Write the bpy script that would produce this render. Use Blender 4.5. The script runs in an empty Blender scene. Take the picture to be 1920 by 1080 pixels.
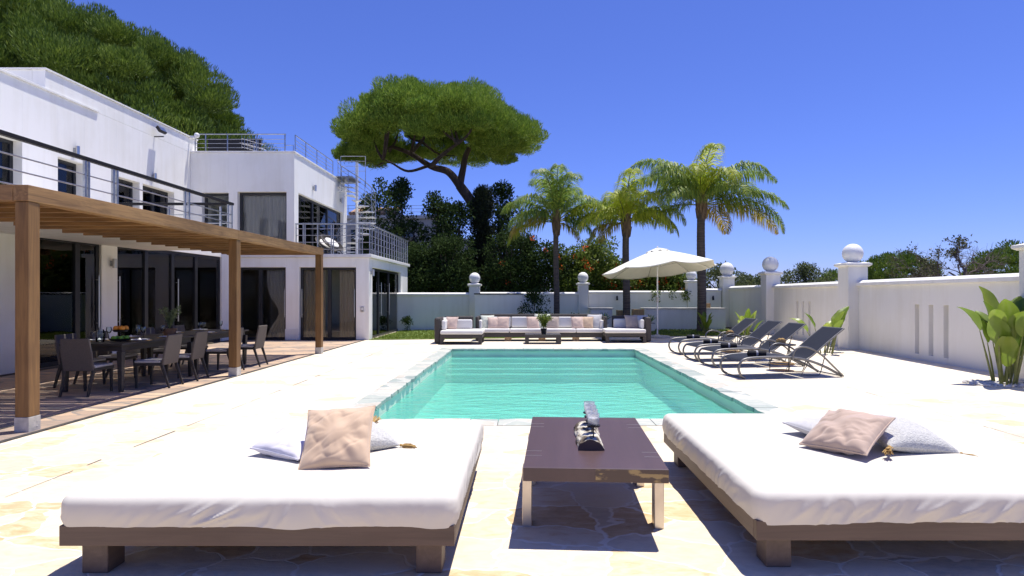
import bpy, math, random
import numpy as np
from mathutils import Vector, Matrix, noise
R = math.radians
random.seed(7); rng = np.random.default_rng(7)
scene = bpy.context.scene
COL = scene.collection

# ---------------------------------------------------------------- camera, sky, sun, exposure
F, H, VX, VY = 1100.0, 1.5, 985.0, 553.0          # focal length in px of a 1920 px wide picture, eye height, vanishing point
cam_d = bpy.data.cameras.new('camera'); cam = bpy.data.objects.new('camera', cam_d); COL.objects.link(cam)
cam.location = (0, 0, H); cam.rotation_euler = (R(90), 0, 0)
cam_d.sensor_width = 36; cam_d.lens = 36 * F / 1920
cam_d.shift_x = -(VX - 960) / 1920; cam_d.shift_y = (VY - 540) / 1920
cam_d.clip_start = 0.05; cam_d.clip_end = 2000
scene.camera = cam
SUN = Vector((0.19, 0.15, 1.0)).normalized()
elev = math.asin(SUN.z); azim = math.atan2(SUN.x, SUN.y)
world = bpy.data.worlds.new('World'); scene.world = world; world.use_nodes = True
wn = world.node_tree.nodes; wl = world.node_tree.links
for n in list(wn): wn.remove(n)
sky = wn.new('ShaderNodeTexSky'); sky.sky_type = 'NISHITA'; sky.sun_disc = False
sky.sun_elevation = elev; sky.sun_rotation = azim
sky.altitude = 300; sky.air_density = 1.0; sky.dust_density = 0.25; sky.ozone_density = 5.0
hs = wn.new('ShaderNodeHueSaturation'); hs.inputs['Hue'].default_value = 0.5; hs.inputs['Saturation'].default_value = 1.0
bg = wn.new('ShaderNodeBackground'); bg.inputs['Strength'].default_value = 0.105
wo = wn.new('ShaderNodeOutputWorld')
tintn = wn.new('ShaderNodeMixRGB'); tintn.blend_type = 'MULTIPLY'; tintn.inputs[0].default_value = 1; tintn.inputs[2].default_value = (.60, .65, 1.22, 1)
wl.new(sky.outputs[0], hs.inputs['Color']); wl.new(hs.outputs[0], tintn.inputs[1]); wl.new(tintn.outputs[0], bg.inputs['Color']); wl.new(bg.outputs[0], wo.inputs['Surface'])
sd = bpy.data.lights.new('sun', 'SUN'); sd.energy = 5.0; sd.angle = R(0.5); sd.color = (1.0, 0.95, 0.86)
so = bpy.data.objects.new('sun', sd); COL.objects.link(so)
so.rotation_euler = SUN.to_track_quat('Z', 'Y').to_euler(); so.location = (10, 10, 40)
vs = scene.view_settings; vs.view_transform = 'Standard'; vs.look = 'None'; vs.gamma = 1; vs.exposure = 0.36
scene.cycles.max_bounces = 10; scene.cycles.diffuse_bounces = 5; scene.cycles.transparent_max_bounces = 24
scene.cycles.caustics_reflective = False; scene.cycles.caustics_refractive = False

def gp(px, py, z=0.0):                            # point of the photograph lying at height z
    y = F * (H - z) / (py - VY); return Vector(((px - VX) * y / F, y, z))
def at(px, py, Y):                                # point of the photograph at distance Y
    return Vector(((px - VX) * Y / F, Y, H - (py - VY) * Y / F))

# ---------------------------------------------------------------- materials
def _mat(name):
    m = bpy.data.materials.new(name); m.use_nodes = True
    nt = m.node_tree
    for n in list(nt.nodes): nt.nodes.remove(n)
    out = nt.nodes.new('ShaderNodeOutputMaterial')
    return m, nt, out
def nd(nt, t, **kw):
    n = nt.nodes.new(t)
    for k, v in kw.items(): setattr(n, k, v)
    return n
def ramp(nt, fac, stops):
    r = nd(nt, 'ShaderNodeValToRGB'); e = r.color_ramp.elements
    while len(e) < len(stops): e.new(0.5)
    for el, (p, c) in zip(e, stops):
        el.position = p; el.color = (c[0], c[1], c[2], 1)
    nt.links.new(fac, r.inputs[0]); return r.outputs[0]
def coords(nt, scale=(1, 1, 1), kind='Object'):
    tc = nd(nt, 'ShaderNodeTexCoord'); mp = nd(nt, 'ShaderNodeMapping'); mp.inputs['Scale'].default_value = scale
    nt.links.new(tc.outputs[kind], mp.inputs[0]); return mp.outputs[0]
def noise_n(nt, vec, scale, detail=4, rough=.55, dist=0):
    n = nd(nt, 'ShaderNodeTexNoise'); n.inputs['Scale'].default_value = scale; n.inputs['Detail'].default_value = detail
    n.inputs['Roughness'].default_value = rough; n.inputs['Distortion'].default_value = dist
    nt.links.new(vec, n.inputs['Vector']); return n.outputs[0]
def bump(nt, h, strength, dist, prev=None):
    b = nd(nt, 'ShaderNodeBump'); b.inputs['Strength'].default_value = strength; b.inputs['Distance'].default_value = dist
    nt.links.new(h, b.inputs['Height'])
    if prev: nt.links.new(prev, b.inputs['Normal'])
    return b.outputs[0]
def simple(name, c1, c2=None, rough=.7, scale=6, vs=(1, 1, 1), bs=.0, bd=.005, bscale=None, metal=0, spec=.5, sheen=0, pos=(.35, .65), detail=5):
    m, nt, out = _mat(name); p = nd(nt, 'ShaderNodeBsdfPrincipled'); nt.links.new(p.outputs[0], out.inputs[0])
    c2 = c2 or tuple(v * .85 for v in c1)
    v = coords(nt, vs); n = noise_n(nt, v, scale, detail)
    nt.links.new(ramp(nt, n, [(pos[0], c2), (pos[1], c1)]), p.inputs['Base Color'])
    p.inputs['Roughness'].default_value = rough; p.inputs['Metallic'].default_value = metal
    p.inputs['Specular IOR Level'].default_value = spec
    if sheen: p.inputs['Sheen Weight'].default_value = sheen
    if bs:
        nn = noise_n(nt, v, bscale or scale * 4, 5); nt.links.new(bump(nt, nn, bs, bd), p.inputs['Normal'])
    return m
def leafy(name, stops, trans=.35, rough=.5, nscale=.6, spec=.3):
    m, nt, out = _mat(name)
    geo = nd(nt, 'ShaderNodeNewGeometry'); v = coords(nt); n = noise_n(nt, v, nscale, 3)
    mx = nd(nt, 'ShaderNodeMath', operation='MULTIPLY_ADD'); mx.inputs[1].default_value = .55; 
    m2 = nd(nt, 'ShaderNodeMath', operation='MULTIPLY'); m2.inputs[1].default_value = .5
    nt.links.new(geo.outputs['Random Per Island'], m2.inputs[0]); nt.links.new(n, mx.inputs[0]); nt.links.new(m2.outputs[0], mx.inputs[2])
    c = ramp(nt, mx.outputs[0], stops)
    p = nd(nt, 'ShaderNodeBsdfPrincipled'); p.inputs['Roughness'].default_value = rough; p.inputs['Specular IOR Level'].default_value = spec
    nt.links.new(c, p.inputs['Base Color'])
    t = nd(nt, 'ShaderNodeBsdfTranslucent'); nt.links.new(c, t.inputs[0])
    s = nd(nt, 'ShaderNodeMixShader'); s.inputs[0].default_value = trans
    nt.links.new(p.outputs[0], s.inputs[1]); nt.links.new(t.outputs[0], s.inputs[2]); nt.links.new(s.outputs[0], out.inputs[0])
    return m
def wood(name, c1, c2, axis='Y', rough=.6, gscale=1.0, bs=.25):
    m, nt, out = _mat(name); p = nd(nt, 'ShaderNodeBsdfPrincipled'); nt.links.new(p.outputs[0], out.inputs[0])
    st = {'X': (.6, 9, 9), 'Y': (9, .6, 9), 'Z': (9, 9, .6)}[axis]; st = tuple(s * gscale for s in st)
    v = coords(nt, st); n = noise_n(nt, v, 2.2, 7, .65, 1.2)
    v2 = coords(nt); n2 = noise_n(nt, v2, .9, 3)
    knot = nd(nt, 'ShaderNodeTexVoronoi'); knot.inputs['Scale'].default_value = 1.0
    v3 = coords(nt, tuple(.35 * s ** .6 * 1.5 for s in st)); nt.links.new(v3, knot.inputs['Vector'])
    a = nd(nt, 'ShaderNodeMath', operation='MULTIPLY_ADD'); a.inputs[1].default_value = .45; nt.links.new(n2, a.inputs[0]); 
    b = nd(nt, 'ShaderNodeMath', operation='MULTIPLY'); b.inputs[1].default_value = .6; nt.links.new(n, b.inputs[0]); nt.links.new(b.outputs[0], a.inputs[2])
    c = ramp(nt, a.outputs[0], [(.36, c2), (.52, tuple((x + y) / 2 for x, y in zip(c1, c2))), (.64, c1)])
    k = ramp(nt, knot.outputs['Distance'], [(.03, (.35, .3, .28)), (.13, (1, 1, 1))])
    mm = nd(nt, 'ShaderNodeMixRGB', blend_type='MULTIPLY'); mm.inputs[0].default_value = .8
    nt.links.new(c, mm.inputs[1]); nt.links.new(k, mm.inputs[2]); nt.links.new(mm.outputs[0], p.inputs['Base Color'])
    p.inputs['Roughness'].default_value = rough
    nt.links.new(bump(nt, n, bs, .003), p.inputs['Normal']); return m
def plaster(name, c, stain=.93):
    m, nt, out = _mat(name); p = nd(nt, 'ShaderNodeBsdfPrincipled'); nt.links.new(p.outputs[0], out.inputs[0])
    v = coords(nt); n = noise_n(nt, v, .8, 6, .6); n2 = noise_n(nt, v, 45, 4)
    vz = coords(nt, (3.5, 3.5, .35)); n3 = noise_n(nt, vz, 1.3, 5, .6)
    ad = nd(nt, 'ShaderNodeMath', operation='MULTIPLY'); nt.links.new(n, ad.inputs[0]); nt.links.new(n3, ad.inputs[1])
    nt.links.new(ramp(nt, ad.outputs[0], [(.12, tuple(x * stain * f for x, f in zip(c, (.98, .97, .94)))), (.3, c)]), p.inputs['Base Color'])
    p.inputs['Roughness'].default_value = .85; p.inputs['Specular IOR Level'].default_value = .2
    b1 = bump(nt, n2, .12, .004); b2 = bump(nt, n, .15, .03, b1)
    nt.links.new(b2, p.inputs['Normal']); return m
def crazy(name, stops, mortar, sc=1.9, edge=.035, rough=.7, vstretch=(1, 1, 1), bs=.5, dist=.12, far_pale=None):
    m, nt, out = _mat(name); p = nd(nt, 'ShaderNodeBsdfPrincipled'); nt.links.new(p.outputs[0], out.inputs[0])
    v = coords(nt, vstretch); nz = nd(nt, 'ShaderNodeTexNoise'); nz.inputs['Scale'].default_value = 2.5; nz.inputs['Detail'].default_value = 3
    nt.links.new(v, nz.inputs['Vector'])
    sub = nd(nt, 'ShaderNodeVectorMath', operation='MULTIPLY_ADD'); sub.inputs[1].default_value = (dist * 2,) * 3
    nt.links.new(nz.outputs[1], sub.inputs[0]); nt.links.new(v, sub.inputs[2])
    vo = nd(nt, 'ShaderNodeTexVoronoi'); vo.inputs['Scale'].default_value = sc; vo.inputs['Randomness'].default_value = .95
    ve = nd(nt, 'ShaderNodeTexVoronoi', feature='DISTANCE_TO_EDGE'); ve.inputs['Scale'].default_value = sc; ve.inputs['Randomness'].default_value = .95
    for q in (vo, ve): nt.links.new(sub.outputs[0], q.inputs['Vector'])
    sep = nd(nt, 'ShaderNodeSeparateColor'); nt.links.new(vo.outputs['Color'], sep.inputs[0])
    nf = noise_n(nt, coords(nt, (1, 2.2, 1)), 7, 7, .65, .6)
    a = nd(nt, 'ShaderNodeMath', operation='MULTIPLY_ADD'); a.inputs[1].default_value = .52; 
    b = nd(nt, 'ShaderNodeMath', operation='MULTIPLY'); b.inputs[1].default_value = .55
    nt.links.new(nf, b.inputs[0]); nt.links.new(sep.outputs[0], a.inputs[0]); nt.links.new(b.outputs[0], a.inputs[2])
    c = ramp(nt, a.outputs[0], stops)
    em = nd(nt, 'ShaderNodeMath', operation='MULTIPLY_ADD'); em.inputs[1].default_value = .05
    nt.links.new(noise_n(nt, v, 12, 4), em.inputs[0]); em.inputs[2].default_value = -.025
    e2 = nd(nt, 'ShaderNodeMath', operation='ADD'); nt.links.new(ve.outputs['Distance'], e2.inputs[0]); nt.links.new(em.outputs[0], e2.inputs[1])
    msk = ramp(nt, e2.outputs[0], [(edge * .7, (0, 0, 0)), (edge * 1.5, (1, 1, 1))])
    mx = nd(nt, 'ShaderNodeMixRGB'); nt.links.new(msk, mx.inputs[0]); mx.inputs[1].default_value = (*mortar, 1); nt.links.new(c, mx.inputs[2])
    col = mx.outputs[0]
    if far_pale:                                     # colour mixed paler towards the pool and garden, patchy
        sx = nd(nt, 'ShaderNodeSeparateXYZ'); nt.links.new(coords(nt), sx.inputs[0])
        ln = noise_n(nt, coords(nt), .45, 4); mp = nd(nt, 'ShaderNodeMapRange'); mp.inputs['From Min'].default_value = 3.4; mp.inputs['From Max'].default_value = 9.5
        a1 = nd(nt, 'ShaderNodeMath', operation='MULTIPLY_ADD'); a1.inputs[1].default_value = 5.0; nt.links.new(ln, a1.inputs[0]); nt.links.new(sx.outputs[1], a1.inputs[2])
        a2 = nd(nt, 'ShaderNodeMath', operation='SUBTRACT'); a2.inputs[1].default_value = 2.5; nt.links.new(a1.outputs[0], a2.inputs[0]); nt.links.new(a2.outputs[0], mp.inputs['Value'])
        a3 = nd(nt, 'ShaderNodeMath', operation='MULTIPLY'); a3.inputs[1].default_value = .42; nt.links.new(mp.outputs[0], a3.inputs[0])
        m2 = nd(nt, 'ShaderNodeMixRGB'); nt.links.new(a3.outputs[0], m2.inputs[0]); nt.links.new(col, m2.inputs[1]); m2.inputs[2].default_value = (*far_pale, 1); col = m2.outputs[0]
    nt.links.new(col, p.inputs['Base Color']); p.inputs['Roughness'].default_value = rough; p.inputs['Specular IOR Level'].default_value = .25
    b1 = bump(nt, msk, bs, .006); b2 = bump(nt, nf, .6, .012, b1); nt.links.new(b2, p.inputs['Normal']); return m
def glassy(name, tint=(.8, .82, .82), ior=1.75, rough=0.0):
    m, nt, out = _mat(name)
    fr = nd(nt, 'ShaderNodeFresnel'); fr.inputs[0].default_value = ior
    t = nd(nt, 'ShaderNodeBsdfTransparent'); t.inputs[0].default_value = (*tint, 1)
    g = nd(nt, 'ShaderNodeBsdfGlossy'); g.inputs['Roughness'].default_value = rough
    s = nd(nt, 'ShaderNodeMixShader'); nt.links.new(fr.outputs[0], s.inputs[0]); nt.links.new(t.outputs[0], s.inputs[1]); nt.links.new(g.outputs[0], s.inputs[2])
    nt.links.new(s.outputs[0], out.inputs[0]); return m

M = {}
M['plaster'] = plaster('white_plaster', (.88, .87, .83), .94)
M['wallwhite'] = plaster('white_garden_wall_paint', (.77, .76, .72), .95)
M['trim'] = plaster('white_stone_trim', (.80, .79, .76), .9)
M['inner'] = simple('interior_plaster', (.62, .57, .50), (.55, .50, .44), .9, 2)
M['innerfloor'] = simple('interior_floor', (.22, .18, .14), (.17, .14, .11), .4, 3)
M['panel'] = simple('beige_interior_panel', (.72, .56, .36), (.66, .50, .32), .6, 3)
M['paving'] = crazy('pale_flagstone_paving', [(.16, (.42, .37, .29)), (.30, (.60, .50, .36)), (.50, (.72, .62, .46)), (.66, (.70, .57, .39)), (.78, (.60, .42, .23)), (.94, (.44, .27, .13))], (.79, .71, .58), 2.5, .018, vstretch=(.8, 1.1, 1), dist=.16, far_pale=(.77, .73, .66))
M['terrace'] = crazy('brown_flagstone_terrace', [(.2, (.24, .20, .18)), (.4, (.40, .30, .23)), (.6, (.55, .39, .27)), (.85, (.62, .47, .33))], (.28, .24, .21), 2.0, .03, .55, (.55, 1.9, 1), .5, .06)
M['border'] = simple('dark_slate_border', (.07, .065, .06), (.03, .03, .03), .7, 9)
M['joint'] = simple('dark_expansion_joint', (.09, .08, .07), (.04, .04, .04), .9, 30)
M['coping'] = crazy('grey_green_pool_coping', [(.2, (.26, .31, .29)), (.45, (.42, .45, .40)), (.65, (.56, .55, .48)), (.9, (.45, .40, .33))], (.55, .54, .50), 2.2, .02, .6)
M['basin'] = simple('pale_pool_plaster', (.80, .80, .68), (.74, .74, .63), .7, 1.2)
M['earth'] = simple('dry_earth', (.22, .17, .11), (.12, .12, .06), .95, .4, bs=.5, bd=.05)
M['lawn'] = simple('lawn_soil', (.15, .21, .04), (.10, .15, .03), .95, 1.3, bs=.6, bd=.03, bscale=40)
M['grass'] = leafy('grass_blades', [(.25, (.11, .17, .025)), (.6, (.22, .28, .04)), (.85, (.34, .36, .09))], .45)
M['timber'] = wood('pergola_timber_y', (.35, .20, .078), (.12, .062, .024), 'Y')
M['timberx'] = wood('pergola_timber_x', (.35, .20, .078), (.12, .062, .024), 'X')
M['timberz'] = wood('pergola_timber_z', (.26, .14, .045), (.115, .055, .018), 'Z')
M['bedwood'] = wood('brown_painted_wood_x', (.125, .083, .062), (.078, .05, .038), 'X', .55, .8)
M['bedwoody'] = wood('brown_painted_wood_y', (.14, .097, .074), (.088, .058, .044), 'Y', .55, .8)
M['tabletop'] = wood('dark_mahogany', (.095, .058, .056), (.072, .044, .043), 'Y', .38, .5, .04)
M['worn'] = simple('worn_table_edge', (.34, .24, .10), (.085, .055, .04), .5, 9, (1, 1, 3), pos=(.52, .6), detail=9)
M['concrete'] = simple('post_concrete', (.55, .53, .49), (.40, .39, .36), .9, 12, bs=.3)
M['steel'] = simple('brushed_steel', (.62, .60, .57), (.5, .49, .47), .3, 5, metal=1)
M['legsteel'] = simple('satin_steel_leg', (.72, .64, .54), (.60, .53, .45), .38, 5, metal=.85)
M['rail'] = simple('galvanised_rail', (.40, .42, .46), (.28, .30, .33), .38, 8, metal=.8)
M['handrail'] = simple('black_handrail', (.022, .022, .026), (.016, .016, .018), .7, 8, spec=.2)
M['frame'] = simple('anthracite_window_frame', (.020, .021, .026), (.014, .015, .018), .42, 5)
M['glass'] = glassy('window_glass', (.84, .86, .86), 1.55)
M['glass2'] = glassy('clear_table_glass', (.92, .95, .94), 1.45)
M['sheet'] = simple('white_bed_sheet', (.62, .585, .52), (.58, .55, .49), .9, 2, bs=.12, bd=.004, bscale=60)
M['cushion'] = simple('white_sofa_cushion', (.72, .70, .67), (.67, .655, .63), .9, 3, bs=.1, bd=.004, bscale=60)
def velvet(name, c): return simple(name, c, tuple(v * .88 for v in c), .85, 5, sheen=.35, bs=.2, bd=.004, bscale=14)
M['peach'] = velvet('peach_satin', (.60, .43, .29)); M['rose'] = velvet('dusty_rose_velvet', (.49, .36, .28))
M['pinkp'] = velvet('pale_pink_cotton', (.62, .46, .38)); M['sage'] = velvet('pale_sage_cotton', (.60, .62, .52))
M['taupe'] = velvet('taupe_cotton', (.42, .34, .29)); M['greyp'] = velvet('light_grey_cotton', (.55, .54, .54)); M['lilac'] = velvet('pale_lilac_linen', (.66, .64, .70))
M['boucle'] = simple('cream_boucle', (.60, .59, .56), (.46, .455, .44), .95, 70, bs=1.0, bd=.012, bscale=90)
M['tassel'] = simple('mustard_tassel', (.55, .36, .13), (.38, .24, .08), .9, 60)
M['wicker'] = simple('dark_wicker', (.065, .054, .048), (.035, .03, .028), .6, 40, (1, 1, 3), bs=.8, bd=.006, bscale=70)
M['tanwood'] = wood('tan_wood_block', (.48, .32, .14), (.34, .21, .09), 'Z')
M['chairback'] = simple('grey_brown_textilene', (.115, .098, .085), (.085, .073, .064), .8, 80, bs=.3)
M['chairleg'] = simple('dark_brown_chair_leg', (.035, .03, .028), (.025, .022, .02), .5, 8)
M['seatpad'] = simple('light_grey_seat_pad', (.46, .44, .44), (.38, .37, .37), .9, 20)
M['lounge'] = simple('lounger_grey_tube', (.22, .215, .205), (.17, .165, .16), .4, 9, metal=.5)
M['sling'] = simple('blue_grey_sling', (.030, .034, .050), (.021, .025, .037), .85, 120, bs=.25, bd=.002, spec=.15)
M['towel'] = simple('black_towel', (.018, .018, .022), (.01, .01, .012), .95, 60, bs=.6)
M['towelband'] = simple('pale_towel_stripe', (.38, .38, .42), (.3, .3, .33), .95, 40)
M['black'] = simple('black_metal', (.02, .018, .018), (.012, .012, .012), .45, 10)
M['white'] = simple('white_ceramic', (.78, .78, .77), (.74, .74, .73), .25, 5)
M['ballwhite'] = simple('white_painted_ball', (.80, .80, .79), (.77, .77, .76), .55, 3)
M['canvas'] = simple('cream_canvas', (.80, .78, .68), (.76, .74, .64), .9, 3, bs=.25, bd=.01, bscale=6)
M['orange'] = simple('orange_peel', (.75, .28, .02), (.68, .23, .015), .45, 20, bs=.2, bscale=60)
M['lime'] = simple('lime_peel', (.22, .42, .04), (.15, .32, .03), .4, 20)
M['terracotta'] = simple('terracotta', (.30, .16, .08), (.22, .11, .05), .8, 10)
M['bark'] = simple('pine_bark', (.085, .062, .05), (.04, .03, .026), .95, 5, (1, 1, .3), bs=1, bd=.08, bscale=10)
M['palmbark'] = simple('palm_bark', (.13, .105, .085), (.06, .05, .042), .9, 4, (.6, .6, 9), bs=.8, bd=.02, bscale=7)
M['palmboot'] = simple('palm_leaf_base', (.22, .15, .09), (.09, .06, .04), .9, 9, (1, 1, .3), bs=.8, bd=.02)
M['stem'] = simple('green_stem', (.20, .22, .06), (.13, .15, .04), .6, 10)
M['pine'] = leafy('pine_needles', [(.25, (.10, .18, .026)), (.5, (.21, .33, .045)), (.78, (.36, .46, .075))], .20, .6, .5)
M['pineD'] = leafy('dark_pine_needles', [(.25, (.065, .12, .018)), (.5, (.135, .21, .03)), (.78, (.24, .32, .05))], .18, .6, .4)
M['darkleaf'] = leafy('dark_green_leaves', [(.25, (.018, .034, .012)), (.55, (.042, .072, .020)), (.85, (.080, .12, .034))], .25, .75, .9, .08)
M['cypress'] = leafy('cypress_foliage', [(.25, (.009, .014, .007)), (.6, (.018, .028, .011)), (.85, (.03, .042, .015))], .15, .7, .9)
M['hedge'] = leafy('mid_green_hedge_leaves', [(.25, (.06, .10, .015)), (.55, (.13, .19, .03)), (.85, (.26, .30, .06))], .35, .5, .8)
M['farleaf'] = leafy('olive_green_leaves', [(.25, (.06, .08, .03)), (.55, (.11, .14, .05)), (.85, (.17, .19, .07))], .3, .6, .5)
M['palmA'] = leafy('palm_leaflets_green', [(.25, (.10, .18, .05)), (.5, (.23, .34, .07)), (.72, (.38, .46, .08)), (.92, (.55, .52, .10))], .55, .45, .7, .35)
M['palmB'] = leafy('palm_leaflets_yellow_green', [(.2, (.24, .34, .03)), (.5, (.44, .52, .05)), (.85, (.62, .60, .09))], .58, .45, .7, .35)
M['palmC'] = leafy('palm_leaflets_old_yellow', [(.2, (.25, .26, .05)), (.5, (.45, .38, .06)), (.85, (.52, .34, .09))], .5, .45, .7)
M['strel'] = leafy('banana_leaf_green', [(.2, (.08, .15, .018)), (.5, (.17, .26, .03)), (.85, (.32, .38, .06))], .45, .35, 2.5, .5)
M['agave'] = leafy('succulent_green', [(.2, (.10, .20, .04)), (.5, (.20, .32, .07)), (.85, (.35, .42, .12))], .35, .4, 1.5)
M['flower'] = leafy('orange_red_flowers', [(.3, (.75, .10, .02)), (.8, (.85, .22, .05))], .4)
M['olive'] = leafy('silver_olive_leaves', [(.3, (.10, .14, .07)), (.8, (.20, .25, .14))], .35)
M['driedleaf'] = leafy('dry_sparse_leaves', [(.3, (.06, .075, .025)), (.8, (.13, .13, .05))], .3)
M['greybark'] = simple('grey_bark', (.16, .125, .11), (.09, .07, .065), .95, 6)
M['log'] = simple('weathered_log_bark', (.62, .58, .48), (.10, .075, .05), .9, 14, (1, .6, 1), bs=1, bd=.03, bscale=25, pos=(.44, .56), detail=8)
M['logend'] = simple('log_cut_end', (.085, .055, .045), (.06, .04, .035), .6, 6)
m, nt, out = _mat('frosted_ribbed_glass')
t_ = nd(nt, 'ShaderNodeBsdfTransparent'); t_.inputs[0].default_value = (.92, .94, .97, 1); d_ = nd(nt, 'ShaderNodeBsdfTranslucent'); d_.inputs[0].default_value = (.8, .83, .88, 1)
g_ = nd(nt, 'ShaderNodeBsdfGlossy'); g_.inputs['Roughness'].default_value = .12; s1 = nd(nt, 'ShaderNodeMixShader'); s1.inputs[0].default_value = .35; s2 = nd(nt, 'ShaderNodeMixShader'); s2.inputs[0].default_value = .14
nt.links.new(t_.outputs[0], s1.inputs[1]); nt.links.new(d_.outputs[0], s1.inputs[2]); nt.links.new(s1.outputs[0], s2.inputs[1]); nt.links.new(g_.outputs[0], s2.inputs[2]); nt.links.new(s2.outputs[0], out.inputs[0]); M['ribglass'] = m
M['wax'] = simple('white_wax', (.70, .70, .72), (.6, .6, .62), .6, 9)
M['pebble'] = simple('white_pebble', (.72, .70, .66), (.5, .48, .45), .7, 12)
M['nhouse'] = plaster('neighbour_plaster', (.60, .585, .55), .85)
M['tile'] = simple('terracotta_roof_tile', (.46, .29, .18), (.28, .17, .11), .85, 8, bs=.5)
M['curtain'] = simple('beige_curtain', (.74, .62, .45), (.64, .53, .38), .9, 3, (9, 9, .5))
M['curtain2'] = simple('pale_linen_curtain', (.80, .76, .70), (.70, .66, .61), .9, 3, (9, 9, .5))
# ribbed/striped weave for the water: one surface that reflects the sky and tints what lies under it
m, nt, out = _mat('pool_water')
v = coords(nt, (1.0, 2.6, 1)); n1 = noise_n(nt, v, 1.5, 3, .55, .6); n2 = noise_n(nt, v, 5.0, 3, .6, .4)
b1 = bump(nt, n1, .6, .075); b2 = bump(nt, n2, .6, .025, b1)
fr = nd(nt, 'ShaderNodeFresnel'); fr.inputs[0].default_value = 1.42; nt.links.new(b2, fr.inputs['Normal'])
tr = nd(nt, 'ShaderNodeBsdfTransparent'); tr.inputs[0].default_value = (.50, .95, .87, 1)
gl = nd(nt, 'ShaderNodeBsdfGlossy'); gl.inputs['Roughness'].default_value = .02; nt.links.new(b2, gl.inputs['Normal'])
ms = nd(nt, 'ShaderNodeMixShader'); nt.links.new(fr.outputs[0], ms.inputs[0]); nt.links.new(tr.outputs[0], ms.inputs[1]); nt.links.new(gl.outputs[0], ms.inputs[2])
df = nd(nt, 'ShaderNodeBsdfDiffuse'); df.inputs[0].default_value = (.20, .76, .68, 1)      # light scattered back by the water itself
mb = nd(nt, 'ShaderNodeMixShader'); mb.inputs[0].default_value = .36; nt.links.new(tr.outputs[0], mb.inputs[1]); nt.links.new(df.outputs[0], mb.inputs[2]); nt.links.new(mb.outputs[0], ms.inputs[1])
nt.links.new(ms.outputs[0], out.inputs[0]); M['water'] = m

# ---------------------------------------------------------------- object helpers
def tag(o, label=None, cat=None, group=None, kind=None):
    if label: o['label'] = label
    if cat: o['category'] = cat
    if group: o['group'] = group
    if kind: o['kind'] = kind
    return o
def empty(name, loc=(0, 0, 0), rz=0, label=None, cat=None, group=None):
    o = bpy.data.objects.new(name, None); COL.objects.link(o); o.location = loc; o.rotation_euler = (0, 0, rz)
    o.empty_display_size = .2
    return tag(o, label, cat, group)
def link(name, me, mats, parent=None, smooth=None, bevel=0, seg=2):
    o = bpy.data.objects.new(name, me); COL.objects.link(o)
    for mm in (mats if isinstance(mats, (list, tuple)) else [mats]): me.materials.append(M[mm] if isinstance(mm, str) else mm)
    if smooth is not None:
        me.polygons.foreach_set('use_smooth', [True] * len(me.polygons))
        if smooth < 180: me.set_sharp_from_angle(angle=R(smooth))
    if bevel:
        b = o.modifiers.new('bevel', 'BEVEL'); b.width = bevel; b.segments = seg; b.limit_method = 'ANGLE'; b.angle_limit = R(40)
    if parent: o.parent = parent
    return o
def copy_tree(o, parent=None):
    c = o.copy(); COL.objects.link(c); c.parent = parent
    for ch in list(KIDS(o)): copy_tree(ch, c)
    return c
def KIDS(o): return [x for x in COL.objects if x.parent == o]

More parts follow.
